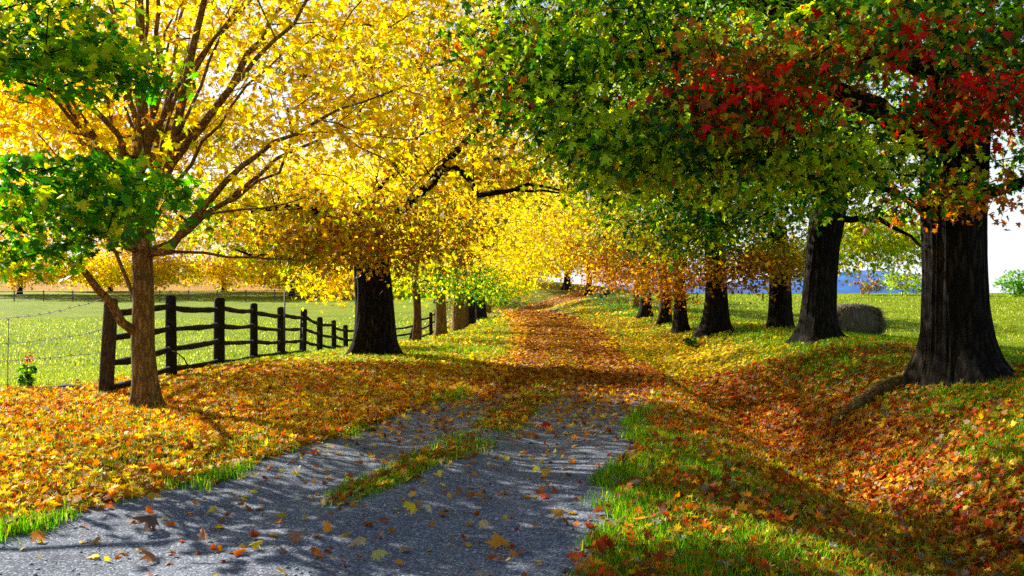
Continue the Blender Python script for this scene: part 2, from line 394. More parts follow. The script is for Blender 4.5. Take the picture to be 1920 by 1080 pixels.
def leafset(pos, nrm, size, kind, col, curl=None, tip=None):
    """-> V, F, C for many leaves"""
    T, F = TM[kind]; n = len(pos)
    if n == 0: return np.zeros((0, 3)), np.zeros((0, 3), int), np.zeros((0, 3))
    nrm = unit(nrm); r = rng.normal(size=(n, 3)) if tip is None else tip + rng.normal(size=(n, 3)) * .35
    t = unit(r - nrm * (r * nrm).sum(1, keepdims=True)); s = np.cross(t, nrm)
    c = np.ones(n) if curl is None else curl
    size = np.asarray(size).reshape(-1, 1, 1); asp = (.5 + .65 * rng.random(n)).reshape(-1, 1, 1)
    V = pos[:, None, :] + size * (T[None, :, 0:1] * asp * s[:, None, :] + T[None, :, 1:2] * t[:, None, :] + T[None, :, 2:3] * c.reshape(-1, 1, 1) * nrm[:, None, :])
    FF = (F[None] + (np.arange(n) * len(T))[:, None, None]).reshape(-1, 3)
    CC = np.repeat(col, len(F), axis=0)
    return V.reshape(-1, 3), FF, CC
def join(sets):
    V, F, C, n = [], [], [], 0
    for v, f, c in sets:
        V.append(v); F.append(f + n); C.append(c); n += len(v)
    return np.concatenate(V), np.concatenate(F), np.concatenate(C)

YEL = (.86, .60, .006); YEL2 = (.90, .71, .02); GOLD = (.74, .42, .008); YG = (.56, .66, .01); LG = (.28, .50, .012)
GRN = (.05, .21, .008); DGR = (.012, .065, .006); ORA = (.66, .22, .008); RED = (.80, .02, .01); BRN = (.34, .15, .01); OLV = (.30, .28, .01); RUST = (.42, .12, .015)
def pick(pal, n, cl=None, v=(.5, .9)):
    """pal: [(weight, colour)]; leaves of one twig keep near one colour"""
    w = np.array([p[0] for p in pal], float); w /= w.sum(); c = np.array([p[1] for p in pal])
    if cl is None: idx = rng.choice(len(pal), n, p=w)
    else:
        k = int(cl.max()) + 1 if len(cl) else 1
        base = rng.choice(len(pal), k, p=w); idx = base[cl]
        ch = rng.random(n) < .36; idx = np.where(ch, rng.choice(len(pal), n, p=w), idx)
    out = c[idx] * (v[0] + v[1] * rng.random((n, 1)))
    return np.clip(out * (1 + (rng.random((n, 3)) - .5) * .18), 0, .97)

# ------------------------------------------------------------------ trees
def trunk_mesh(path, rad, flare=.35, fh=.45, lobes=6, k=72, rings=70, rough=.05, seed=1, gx=0, gy=0):
    """tapering, fluted and buttressed trunk following a path"""
    path = np.asarray(path, float); rad = np.asarray(rad, float)
    s = np.concatenate([[0], np.cumsum(np.linalg.norm(np.diff(path, axis=0), axis=1))])
    q = (np.linspace(0, 1, rings) ** 1.25) * s[-1]
    c = np.stack([np.interp(q, s, path[:, i]) for i in range(3)], 1); r = np.interp(q, s, rad)
    ang = np.arange(k) / k * 2 * math.pi; A, Qh = np.meshgrid(ang, q)
    rs = np.random.default_rng(seed); ph = rs.random(lobes) * 2 * math.pi
    lob = np.zeros_like(A)
    for i in range(lobes):
        lob = np.maximum(lob, np.maximum(0, np.cos(A - ph[i])) ** 10 * (.5 + .5 * rs.random()))
    fl = flare * np.exp(-Qh / fh) * (.35 + 1.3 * lob) + flare * .35 * np.exp(-Qh / (fh * 2.5)) * lob
    wx, wy = np.cos(A), np.sin(A)
    rid = np.abs(fbm(A * 4.2 + np.where(A > math.pi, 0, 0) + 50, Qh * .8, seed * 7, 3) - .5) * 2
    rid = np.abs(fbm(wx * 8 + wy * 3 + 20, wy * 8 + Qh * .6 + 20, seed * 7, 3) - .5) * 2
    big = fbm(wx * 1.3 + 9, wy * 1.3 + Qh * .5 + 9, seed * 11, 2) - .5
    RR = r[:, None] * (1 + rough * (2.2 * rid - .5) + .22 * big * rough / .05) + fl * (r[0])
    X = c[:, 0:1] + RR * wx; Y = c[:, 1:2] + RR * wy; Z = c[:, 2:3] + 0 * A
    low = np.exp(-Qh / .25)
    Z = Z * (1 - low) + low * (ground_z(X, Y, False) + Qh - .12 * (Qh < .02))
    V = np.stack([X, Y, Z], -1).reshape(-1, 3); j = np.arange(k)
    Fq = np.concatenate([np.stack([i * k + j, i * k + (j + 1) % k, (i + 1) * k + (j + 1) % k, (i + 1) * k + j], 1) for i in range(rings - 1)])
    return V, Fq

class Skel:
    def __init__(s): s.p = []; s.par = []; s.fix = {}
    def add(s, p, par, r=None):
        s.p.append(np.asarray(p, float)); s.par.append(par)
        if r is not None: s.fix[len(s.p) - 1] = r
        return len(s.p) - 1
    def path(s, pts, par, r0=None, r1=None):
        pts = np.asarray(pts, float); dist = np.concatenate([[0], np.cumsum(np.linalg.norm(np.diff(pts, axis=0), axis=1))])
        n = max(2, int(dist[-1] / .3) + 1); q = np.linspace(0, dist[-1], n)
        c = np.stack([np.interp(q, dist, pts[:, i]) for i in range(3)], 1)
        for _ in range(2): c[1:-1] = (c[:-2] + 2 * c[1:-1] + c[2:]) / 4
        c[1:] += rng.normal(size=(n - 1, 3)) * .02
        ids = []
        for i in range(n):
            if i == 0 and par is not None: ids.append(par); continue
            r = None if r0 is None else r0 + (r1 - r0) * i / (n - 1)
            par = s.add(c[i], par, r); ids.append(par)
        return ids
    def grow(s, targets, origin, step=.35, spread=.35):
        order = np.argsort(np.linalg.norm(targets - origin, axis=1))
        cost = {}
        Pn = np.array(s.p); Cn = np.linalg.norm(Pn - origin, axis=1) * .35
        tips = []
        for ti in order:
            t = targets[ti]; d = np.linalg.norm(Pn - t, axis=1) + Cn + 1.2 * np.maximum(0, Pn[:, 2] - t[2])
            j = int(np.argmin(d)); a = Pn[j]; L = np.linalg.norm(t - a)
            n = max(1, int(L / step)); side = rng.normal(size=3) * spread * min(L, 3) * .12
            new = []; par = j
            for i in range(1, n + 1):
                f = i / n; b = a + (t - a) * f + side * math.sin(f * math.pi) + np.array([0, 0, .10 * L * math.sin(f * math.pi)])
                if i < n: b = b + rng.normal(size=3) * .025
                par = s.add(b, par); new.append(b)
            Pn = np.concatenate([Pn, np.array(new)]); Cn = np.concatenate([Cn, np.linalg.norm(np.array(new) - origin, axis=1) * .35])
            tips.append(par)
        return tips
    def tubes(s, mb, tip=.005, expo=2.35, kmax=9, rmax=.25):
        n = len(s.p); acc = np.zeros(n); ch = [[] for _ in range(n)]
        for i in range(n):
            if s.par[i] is not None: ch[s.par[i]].append(i)
        r = np.zeros(n)
        for i in range(n - 1, -1, -1):
            if not ch[i]: r[i] = tip
            else: r[i] = min(rmax, sum(r[c] ** expo for c in ch[i]) ** (1 / expo) * 1.006 + .0002)
            if i in s.fix: r[i] = max(s.fix[i], r[i] if not ch[i] else 0) if s.fix[i] > r[i] else s.fix[i]
        s.r = r
        roots = [i for i in range(n) if s.par[i] is None]; st = [(x, None) for x in roots]
        while st:
            i, frm = st.pop(); pts = []; rr = []
            if frm is not None: pts.append(s.p[frm]); rr.append(min(r[frm], r[i] * 1.15))
            while True:
                pts.append(s.p[i]); rr.append(r[i])
                if not ch[i]: break
                k = max(ch[i], key=lambda c: r[c])
                for c in ch[i]:
                    if c != k: st.append((c, i))
                i = k
            if len(pts) >= 2:
                m = max(rr); tube(mb, pts, rr, 10 if m > .06 else 6 if m > .02 else 4, cap=m > .03)

def vn3(p, s=0):
    p = np.asarray(p, float) + 500; i = np.floor(p).astype(int); f = p - i; f = f * f * (3 - 2 * f); t = 0
    for a in (0, 1):
        for b in (0, 1):
            for c in (0, 1):
                w = (f[:, 0] if a else 1 - f[:, 0]) * (f[:, 1] if b else 1 - f[:, 1]) * (f[:, 2] if c else 1 - f[:, 2])
                t = t + w * _h((i[:, 0] + a) * 7 + (i[:, 2] + c) * 131, i[:, 1] + b, s)
    return t
CLUMP = 1.15
# openings cut into the crowns to lay sun patches on the ground (x, y, half width, half depth)
SUNNY = [(1.5, 5.8, 1.0, .75), (.5, 6.5, .8, .7), (1.3, 7.8, 1.0, .55), (3.0, 10.3, 1.2, .75), (4.4, 9.3, 1.4, .8), (2.3, 13.6, 1.2, 1.4),
         (.2, 8.6, 1.0, .45), (-1.8, 6.6, 1.4, .45), (.3, 17.3, 2.6, .7), (-.6, 14.3, 1.1, .5), (-2.4, 9.6, .9, .4), (4.5, 22, 2.2, 1.0), (8.5, 15.5, 2.4, .8), (6, 30, 2.5, 1.2), (-1.5, 19.2, 1.6, .7), (1.9, 15.0, 1.7, .5)]
def not_in_opening(t):
    k = t[:, 2] / SUN[2]; lx = t[:, 0] - SUN[0] * k; ly = t[:, 1] - SUN[1] * k; ok = np.ones(len(t), bool)
    for a, b, c, d in SUNNY: ok &= ((lx - a) / c) ** 2 + ((ly - b) / d) ** 2 > 1
    return ok
def blob_pts(c, r, n, low=None):
    """n points filling an ellipsoid, slightly denser near its skin"""
    v = unit(rng.normal(size=(n, 3))); q = rng.random(n) ** .42
    return np.asarray(c) + v * q[:, None] * np.asarray(r)

def make_tree(name, label, cat, base, tr_path, tr_rad, blobs, leaf=.11, kind=1, per=40, sig=(.33, .33, .16), bark=None,
              limbs=(), group=None, trunk_kw=None, seed=1, twig=.005, up=.55, extra=None, keep=None, tstep=.35):
    """blobs: (centre, radii, number of twig ends, palette)"""
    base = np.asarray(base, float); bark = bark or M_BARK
    root = empty(name, base, label, cat, group)
    V, Fq = trunk_mesh(tr_path, tr_rad, seed=seed, **(trunk_kw or {}))
    sk = Skel(); top = np.asarray(tr_path[-1], float)
    pts = np.asarray(tr_path, float)
    # nodes on the upper part of the trunk so that boughs can leave it
    last = None
    ss = np.linspace(.35, 1, 7); al = np.linspace(0, 1, len(pts))
    tn = []
    for q in ss:
        p = np.array([np.interp(q, al, pts[:, i]) for i in range(3)]); r = np.interp(q, al, tr_rad) * .72
        last = sk.add(p, last, r); tn.append(last)
    for lp, r0, r1 in limbs:
        lp = np.asarray(lp, float)
        P0 = np.array(sk.p); j = int(np.argmin(np.linalg.norm(P0 - lp[0], axis=1)))
        if np.linalg.norm(P0[j] - lp[0]) > .5: j = sk.add(lp[0], None, r0)
        sk.path(lp, j, r0, r1)
    T = []; PI = []
    for bi, (c, r, n, pal) in enumerate(blobs):
        big = min(r[0], r[1]) > 1.4
        t = blob_pts(c, r, int(n * (2.1 if big else 1.1)))
        if big:
            cs = max(CLUMP, r[0] * .22); q = vn3(t / [cs, cs, cs * .62], 17) + .25 * vn3(t / (cs * .4), 18)
            t = t[q > np.quantile(q, .52)]
        if keep is not None: t = t[keep(t)]
        if big: t = t[not_in_opening(t)]
        T.append(t); PI += [bi] * len(t)
    T = np.concatenate(T); PI = np.array(PI)
    sk.grow(T, top, step=tstep)
    mb = MB(); sk.tubes(mb, tip=twig, rmax=tr_rad[-1] * .8)
    mb.add(V, Fq)
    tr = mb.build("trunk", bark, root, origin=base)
    # foliage
    n = len(T); pr = np.maximum(4, rng.normal(per, per * .3, n)).astype(int)
    cl = np.repeat(np.arange(n), pr); N_ = len(cl)
    pos = T[cl] + rng.normal(size=(N_, 3)) * np.asarray(sig)
    out = unit(T - top)[cl]
    pos[:, 2] -= .10 * np.linalg.norm((pos - T[cl])[:, :2], axis=1)
    nr = rng.normal(size=(N_, 3)) * .75 + np.array([0, 0, up]) + out * .25
    tip = out * .5 + np.array([0, 0, -.9])
    col = np.zeros((N_, 3)); pl = PI[cl]
    for bi in range(len(blobs)):
        m_ = pl == bi
        if m_.any(): col[m_] = pick(blobs[bi][3], int(m_.sum()), cl[m_])
    size = leaf * (.55 + .75 * rng.random(N_))
    if keep is not None: pass
    S = leafset(pos, nr, size, kind, col, curl=.2 + 1.9 * rng.random(N_) ** 1.5, tip=tip)
    mesh_np("crown", S[0] - base, S[1], M_LEAF, root, col=S[2])
    return root, sk

def straight(px_unused, x, y, top_z, r, lean=(0, 0), rt=.62):
    z0 = gz(x, y); pts = [[x + lean[0] * t + .04 * math.sin(5 * t), y + lean[1] * t, z0 - .08 + (top_z - z0) * t] for t in np.linspace(0, 1, 7)]
    return pts, [r * (1 - (1 - rt) * t) for t in np.linspace(0, 1, 7)]

Ypal = [(6, YEL), (3, YEL2), (2, GOLD), (1, YG)]
Dpal = [(3, GOLD), (4, OLV), (3.5, BRN), (1.2, YEL), (1, YG), (1, RUST)]
Gpal = [(4, (.07, .30, .01)), (2.5, (.03, .15, .01)), (3, LG), (2, YG)]
Rpal = [(7, RED), (3, ORA), (2, RUST), (2, GRN), (2, DGR)]
Opal = [(4, ORA), (3, RUST), (2, BRN), (2, GRN), (1, OLV)]
Mpal = [(3.5, GRN), (3.5, DGR), (.6, OLV), (4, (.44, .66, .01)), (3, LG), (.5, RUST), (.4, YEL)]  # bright yellow-green share paints in sunlit highlights, dark green share the shaded leaves
Brp = [(4, BRN), (3, RUST), (3, GOLD), (1, OLV)]
YGp = [(4, YG), (2, YEL), (2, LG), (1, GRN)]

GL = "maples lining the left side of the drive"; GR = "old maples lining the right side of the drive"
def rel(d, lst, dd=0):   # traced limb: list of (px, py, depth offset) about distance d
    return [P(a, b, d + c) for a, b, c in lst]

# --- the young golden maple by the fence
d1 = 12.5; b1 = np.array([(275 - 960) / FPX * d1, d1, 0.0])
tp = [P(276, 775, d1), P(272, 700, d1), P(268, 640, d1), P(270, 560, d1), P(268, 480, d1), P(262, 400, d1 + .05), P(262, 300, d1 + .1)]
limbs1 = [
 (rel(d1, [(262, 300, .1), (268, 200, .3), (264, 100, .4), (262, -60, .5), (266, -260, .6)]), .085, .03),
 (rel(d1, [(288, 500, 0), (340, 440, -.2), (375, 400, -.4), (430, 330, -.6), (480, 290, -.8), (560, 245, -1.2), (680, 190, -1.6)]), .055, .012),
 (rel(d1, [(290, 490, 0), (350, 430, .3), (400, 400, .5), (520, 300, 1.0), (620, 250, 1.4), (720, 215, 2.0)]), .05, .012),
 (rel(d1, [(375, 400, -.4), (480, 395, -.7), (570, 375, -1.1)]), .02, .008),
 (rel(d1, [(245, 640, 0), (215, 590, -.25), (195, 540, -.45), (160, 512, -.7), (100, 470, -1.2), (20, 430, -1.8)]), .062, .02),
 (rel(d1, [(262, 590, 0), (248, 540, .2), (232, 480, .3), (205, 440, .5), (150, 400, .8)]), .035, .012),
 (rel(d1, [(255, 500, 0), (235, 450, -.2), (190, 430, -.5), (110, 400, -1.0)]), .04, .012),
 (rel(d1, [(255, 470, 0), (238, 420, .3), (240, 330, .6), (215, 230, .8), (180, 120, 1.2), (130, -20, 1.6)]), .06, .015),
 (rel(d1, [(262, 320, .1), (290, 220, -.3), (296, 100, -.5), (300, -80, -.8)]), .045, .02),
 (rel(d1, [(268, 420, 0), (310, 330, -.3), (338, 250, -.5), (352, 130, -.7), (372, 40, -.9), (400, -120, -1.2)]), .075, .025),
 (rel(d1, [(320, 310, -.3), (400, 210, -.1), (450, 140, .2), (505, 50, .5), (545, -30, .8), (600, -160, 1.2)]), .055, .02),
 (rel(d1, [(345, 270, -.5), (420, 180, -1.0), (520, 80, -1.4), (610, -30, -1.9)]), .04, .015),
 (rel(d1, [(255, 330, .1), (225, 250, -.4), (150, 170, -1.0), (60, 110, -1.6), (-60, 40, -2.2)]), .045, .015),
 (rel(d1, [(258, 380, .1), (200, 300, .6), (120, 230, 1.0), (20, 150, 1.5)]), .04, .015),
 (rel(d1, [(262, 260, .1), (240, 150, .9), (215, 40, 1.6), (180, -120, 2.2)]), .05, .02),
 (rel(d1, [(270, 380, 0), (300, 250, 1.0), (330, 120, 1.9), (350, -40, 2.6)]), .05, .02),
 (rel(d1, [(300, 475, 0), (420, 470, .7), (520, 500, 1.0), (600, 480, 1.5)]), .025, .008),
]
for i in range(16):
    a0 = rng.random() * 2 * math.pi; rr_ = 1.3 + 2.2 * rng.random(); hh = 2.2 + 2.4 * rng.random(); z0 = 1.9 + 1.3 * rng.random()
    c0 = np.array([np.interp(z0, [1.5, 3.2], [tp[4][0], tp[6][0]]), d1 + .08, z0])
    dv = np.array([math.cos(a0), math.sin(a0) * .9, 0])
    limbs1.append(([c0, c0 + dv * rr_ * .25 + [0, 0, hh * .35], c0 + dv * rr_ * .6 + [0, 0, hh * .7], c0 + dv * rr_ + [0, 0, hh]], .032, .008))
def keep_in(t):   # keep the low left open so that light reaches the ground there
    return (t[:, 2] > 1.75) & ~((t[:, 0] > -5.6) & (t[:, 0] < -3.6) & (t[:, 2] < 2.3))
make_tree("maple_tree", "young golden maple with slender brown trunk and low left limb beside the rail fence end", "tree",
    b1, tp, [.172, .15, .14, .13, .125, .10, .082],
    [((-4.2, 12.6, 5.6), (3.9, 3.6, 3.3), 360, Ypal), ((-1.9, 12.8, 4.2), (2.2, 2.6, 1.5), 70, Ypal), ((-6.2, 12.4, 3.8), (1.8, 2.2, 1.5), 70, [(4, GOLD), (4, YEL), (1, ORA)]),
     ((-4.4, 12.4, 9), (3.0, 3.0, 1.6), 34, Ypal), ((-6.4, 16.2, 5.2), (2.2, 2.4, 1.9), 120, Ypal)],
    leaf=.098, kind=1, per=38, sig=(.34, .34, .17), bark=M_BARK2, limbs=limbs1, seed=3, keep=keep_in,
    trunk_kw=dict(flare=.42, fh=.16, lobes=4, rough=.02, k=48, rings=70), group=GL)

make_tree("maple_tree", "yellow maple added in the pasture to shade the verge, its trunk hidden behind the young golden maple", "tree",
    (-7.45, 20.2, gz(-7.45, 20.2)), [[-7.45, 20.2, gz(-7.45, 20.2) - .1], [-7.45, 20.2, 1.0], [-7.5, 20.2, 2.4], [-7.6, 20.2, 3.4]], [.12, .11, .1, .09],  # added tree: its crown shades the left verge and fills gaps behind
    [((-8.6, 20.6, 5.6), (3.4, 3.0, 2.6), 230, Ypal), ((-10.6, 21.5, 7.6), (3.2, 3.0, 2.6), 130, Ypal), ((-7.2, 21, 8.2), (2.6, 2.6, 2.0), 80, Ypal), ((-5.9, 19.6, 4.4), (2.0, 2.0, 1.3), 70, Ypal)], leaf=.10, kind=2, per=42, sig=(.4, .4, .2), bark=M_BARK2, seed=4, group=GL,
    trunk_kw=dict(flare=.3, fh=.2, k=24, rings=24))

# --- green boughs that reach in from a tree standing left of the view
b0 = (-8.6, 8.6, gz(-8.6, 8.6)); tp0, tr0 = straight(0, -8.6, 8.6, 4.2, .24)
make_tree("maple_tree", "still green maple whose boughs reach in from the left picture edge", "tree",
    b0, tp0, tr0,
    [(P(90, 395, 9.2), (.95, 1.0, .32), 34, Gpal), (P(245, 360, 9.6), (.42, .7, .25), 20, Gpal), (P(150, 320, 9.4), (.55, .7, .16), 14, Gpal), (P(20, 470, 9.4), (.45, .8, .25), 14, Gpal + [(3, YG)]),
     (P(60, 60, 9.0), (.9, 1.2, .40), 36, Gpal), (P(230, 120, 9.4), (.5, .8, .2), 22, Gpal), (P(90, 140, 9.2), (.5, .8, .16), 14, Gpal),
     ((-8.2, 8.6, 6.2), (2.8, 2.6, 1.8), 60, Gpal)],
    leaf=.105, kind=0, per=26, sig=(.24, .24, .07), seed=5, group=GL, up=1.0)

# --- the big old maple left of the drive
x2, y2 = (702 - 960) / FPX * 21, 21
tp2, tr2 = straight(0, x2, y2, 3.4, .40, (-.12, 0), .85)
lim2 = [([tp2[-1], P(640, 420, 20), P(560, 380, 19.5), P(470, 400, 19)], .14, .03), ([tp2[-1], P(760, 400, 20.5), P(830, 310, 20), P(900, 240, 19.5)], .16, .05),
        ([P(830, 310, 20), P(890, 330, 19.5), P(885, 375, 19), P(950, 350, 18.5), P(1050, 362, 18)], .07, .02),
        ([P(900, 375, 19), P(920, 360, 19), P(1010, 345, 18.6), P(1080, 362, 18.2)], .05, .015),
        ([tp2[-2], P(600, 470, 20), P(520, 490, 19.6), P(440, 470, 19.4)], .09, .02)]
make_tree("maple_tree", "big old dull gold maple with thick furrowed trunk in front of the rail fence", "tree",
    (x2, y2, gz(x2, y2)), tp2, tr2,
    [((-3.0, 21, 5.2), (4.6, 4.2, 2.3), 330, Dpal), ((-3.0, 21, 9.2), (5.0, 4.6, 3.0), 75, Ypal), ((-2.75, 19.6, 2.65), (2.2, 1.2, .85), 105, Dpal), (P(560, 465, 20), (1.3, 1.0, .5), 40, [(3, OLV), (2, YG), (2, GOLD)]), (P(622, 515, 25), (.6, .6, .55), 24, Ypal),
     ((-5.6, 20.5, 3.0), (1.6, 1.6, .8), 40, [(3, YG), (2, OLV), (2, GRN)]), ((.0, 20.5, 5.2), (1.9, 2.5, 2.0), 80, [(3, YEL), (2, YG), (2, OLV), (2, RUST)])],
    leaf=.10, kind=1, per=44, sig=(.42, .42, .2), limbs=lim2, seed=11, group=GL,
    trunk_kw=dict(flare=.42, fh=.35, lobes=6, rough=.06, k=96, rings=80))

# --- the rest of the left row
def row_tree(px, y, r, label, bl, group, top=3.2, lean=(0, 0), bark=None, per=40, leaf=.105, kind=2, seed=1, flare=.3, x=None, sig=(.45, .45, .22)):
    x = (px - 960) / FPX * y if x is None else x
    tp_, tr_ = straight(0, x, y, top, r, lean, .8)
    return make_tree("maple_tree", label, "tree", (x, y, gz(x, y)), tp_, tr_, bl(x, y), leaf=leaf, kind=kind, per=per, sig=sig, bark=bark,
                     seed=seed, group=group, trunk_kw=dict(flare=flare, fh=.3, lobes=5, rough=.05, k=36, rings=36), twig=.008, tstep=.6)
row_tree(780, 28, .115, "slim reddish-barked maple trunk just right of the big old left maple, low yellow leaves", lambda x, y: [
    ((x - .1, y, 1.9), (1.2, 1.2, .55), 26, YGp), ((x, y, 4.0), (2.6, 2.4, 2.0), 100, Ypal), ((x, y, 7.4), (3.6, 3.2, 2.4), 80, Ypal)], GL, bark=M_BARK3, seed=21, top=2.6)
row_tree(826, 33, .19, "forked grey-brown maple second in line behind the big old left maple", lambda x, y: [
    ((x + .2, y, 1.6), (1.3, 1.3, .5), 26, [(3, GRN), (2, YG), (2, OLV)]), ((x, y, 4.6), (3.4, 3.0, 2.6), 140, Ypal + [(3, OLV)]), ((x, y, 8.6), (3.8, 3.4, 2.6), 80, Ypal)], GL, seed=22, lean=(-.1, 0), top=3, bark=M_BARK2)
row_tree(858, 38, .24, "stout brown-barked maple between the forked maple and the narrow red-brown one", lambda x, y: [
    ((x + .9, y - .5, 1.5), (1.2, 1.4, .6), 28, [(4, GRN), (2, LG), (1, YG)]), ((x + .4, y, 5), (3.6, 3.4, 3.2), 150, Ypal), ((x, y, 9.4), (4, 3.6, 2.6), 80, Ypal)], GL, seed=23, bark=M_BARK2)
row_tree(870, 42, .16, "narrow red-brown maple trunk close behind the stout brown one", lambda x, y: [
    ((x + .3, y, 3.4), (2.2, 2.0, 2.0), 60, Ypal)], GL, seed=24, bark=M_BARK3)
row_tree(882, 47, .21, "grey-green maple trunk just left of the almost black one in the left row", lambda x, y: [
    ((x + .6, y, 4.4), (3.4, 3.0, 3.4), 110, Ypal + [(2, YG)]), ((x, y, 9), (4, 3.6, 3), 90, Ypal)], GL, seed=25)
row_tree(899, 55, .33, "almost black maple trunk farthest along the left verge before the road dips", lambda x, y: [
    ((x + .9, y, 5.5), (4.4, 4.0, 4.6), 170, Ypal), ((x, y, 10.5), (4.6, 4.4, 3), 80, Ypal)], GL, seed=26, flare=.6, leaf=.17)
row_tree(914, 64, .22, "brown maple half hidden at the far end of the left row above the sunlit bank", lambda x, y: [
    ((x + .8, y, 5.5), (4.6, 4.0, 5.0), 150, Ypal + [(2, YG)]), ((x + 1.2, y, 1.2), (1.8, 1.6, .8), 26, YGp)], GL, seed=27, leaf=.19, bark=M_BARK2)
GF = "far maples above the sunken bend of the drive"
for px, yy, r, lb, sd in ((1063, 92, .30, "distant maple on the rise beyond the bend, left of the far pair", 31), (1104, 86, .27, "distant maple on the rise beyond the bend, right of the far pair", 32)):
    row_tree(px, yy, r, lb, lambda x, y: [((x, y, 7.2), (6.5, 5, 5.2), 240, [(4, GOLD), (3, YEL), (2, BRN), (2, YG)]), ((x, y, 4.2), (6, 4, 1.5), 110, [(4, GOLD), (3, YEL), (2, BRN), (2, YG)])], GF, top=5, seed=sd, flare=.8, leaf=.26, per=26, sig=(.8, .8, .4))
row_tree(985, 100, .3, "distant yellow maple over the road where the two rows seem to meet", lambda x, y: [((x, y, 8), (7, 5, 7), 260, Ypal), ((x - 2, y, 3.6), (6, 4, 1.6), 120, Ypal)], GF, top=5, seed=33, leaf=.28, per=26, sig=(.8, .8, .4))

row_tree(0, 86, .3, "yellow maple beyond the left fence corner, shading the sunken bend", lambda x, y: [((x, y, 6.5), (5.5, 5, 5.2), 260, Ypal)], GL, x=-6.5, top=5, seed=34, leaf=.26, per=26, sig=(.8, .8, .4))
# --- right row
def keep_r(t): return (t[:, 1] > 7.2) | (t[:, 2] > 4.6)
x1, y1 = (1797 - 960) / FPX * 12.2, 12.2
tpR = [[x1 - .02, y1, gz(x1, y1) - .1], [x1 - .02, y1, .75], [x1 - .05, y1, 1.3], [x1 - .06, y1, 2.0], [x1 - .08, y1, 2.6], [x1 - .05, y1, 3.3], [x1, y1, 4.2]]
limR = [([[x1 - .08, y1, 2.9], [x1 - .8, y1 - .5, 3.4], [x1 - 2, y1 - 1, 3.9], [x1 - 3.6, y1 - 1.2, 4.2], [x1 - 5.2, y1 - 1, 4.0]], .16, .03),
        ([[x1, y1, 4.1], [x1 - 1.5, y1 + .5, 5], [x1 - 3.5, y1 + .8, 5.6], [x1 - 6, y1 + .8, 5.6]], .18, .04),
        ([[x1, y1, 4.1], [x1 + 1.2, y1, 5.2], [x1 + 2.6, y1, 6]], .18, .05), ([[x1, y1, 4.2], [x1, y1 + .5, 6], [x1 - .5, y1 + .8, 8]], .2, .07),
        ([[x1 + .1, y1, 2.6], [x1 + .8, y1 - .3, 2.9], [x1 + 1.8, y1 - .4, 2.9]], .09, .02)]
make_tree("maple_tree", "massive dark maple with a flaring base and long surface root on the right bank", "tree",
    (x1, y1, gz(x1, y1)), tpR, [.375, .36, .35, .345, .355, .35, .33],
    [((3.6, 12.0, 5.0), (3.4, 3.2, 1.9), 420, Mpal), ((.9, 11.2, 4.9), (1.7, 2.0, 1.4), 110, Mpal + [(3, YG)]), ((4.2, 12, 8.2), (4.8, 4.2, 2.2), 70, Mpal),
     ((6.6, 11.8, 4.3), (1.9, 2.2, 1.6), 120, Mpal), (P(1840, 200, 10.4), (.7, .9, .26), 30, Rpal), (P(1370, 205, 9.9), (.7, .9, .24), 26, Rpal),
     (P(1440, 120, 9.8), (1.1, .9, .3), 34, Opal + [(3, GRN), (2, YG)]), (P(1640, 80, 9.6), (.9, .9, .25), 18, Rpal + [(4, ORA), (6, GRN)]), (P(1250, 250, 10), (1.3, 1.2, .45), 50, Mpal + [(3, YG)]),
     (P(1800, 370, 11), (.6, .5, .25), 9, Opal), (P(990, 150, 10.2), (.6, .9, .55), 30, Mpal + [(2, RUST)]), (P(1500, 300, 10.6), (1.6, 1.2, .5), 60, Mpal + [(3, YG)]),
     (P(1150, 310, 10.8), (.6, 1, .35), 20, YGp)],
    leaf=.088, kind=1, per=48, sig=(.30, .30, .13), limbs=limR, seed=41, group=GR, keep=keep_r,
    trunk_kw=dict(flare=.78, fh=.32, lobes=6, rough=.06, k=128, rings=120))
x3, y3 = (1533 - 960) / FPX * 20, 20
tpS = [[x3 - .02, y3, gz(x3, y3) - .1], [x3, y3, .9], [x3 + .03, y3, 1.6], [x3 + .10, y3, 2.3], [x3 + .2, y3, 2.9], [x3 + .3, y3, 3.5], [x3 + .4, y3, 4.4]]
limS = [([[x3 + .36, y3, 2.8], P(1620, 400, 19.5), P(1680, 420, 19), P(1725, 460, 18.6)], .08, .02), ([[x3 + .4, y3, 3.3], P(1480, 330, 19), P(1350, 280, 18), P(1200, 260, 17.5)], .16, .04),
        ([[x3 + .4, y3, 3.6], P(1650, 300, 20), P(1760, 220, 20)], .14, .04), ([[x3 + .5, y3, 4.4], [x3, y3, 7], [x3 - .5, y3, 9]], .2, .06)]
make_tree("maple_tree", "leaning dark maple second from the right in front of the hay bale", "tree",
    (x3, y3, gz(x3, y3)), tpS, [.37, .34, .33, .33, .35, .34, .30],
    [((5.2, 19.5, 5.2), (4.4, 3.6, 2.0), 330, Mpal + [(2, YG)]), ((5.2, 19.5, 9), (5.5, 4.6, 2.8), 80, Mpal), ((2.6, 18.6, 4.2), (2.2, 2.0, 1.2), 110, YGp + [(3, GRN), (2, DGR)]),
     (P(1640, 440, 21), (1.0, 1.2, .6), 46, YGp), (P(1300, 400, 19), (1.3, 1.2, .6), 60, [(4, DGR), (3, GRN), (2, OLV), (2, YG)]), (P(1450, 350, 19), (1.4, 1, .6), 50, Mpal)],
    leaf=.10, kind=1, per=46, sig=(.40, .40, .18), limbs=limS, seed=42, group=GR,
    trunk_kw=dict(flare=.52, fh=.2, lobes=6, rough=.06, k=96, rings=80))
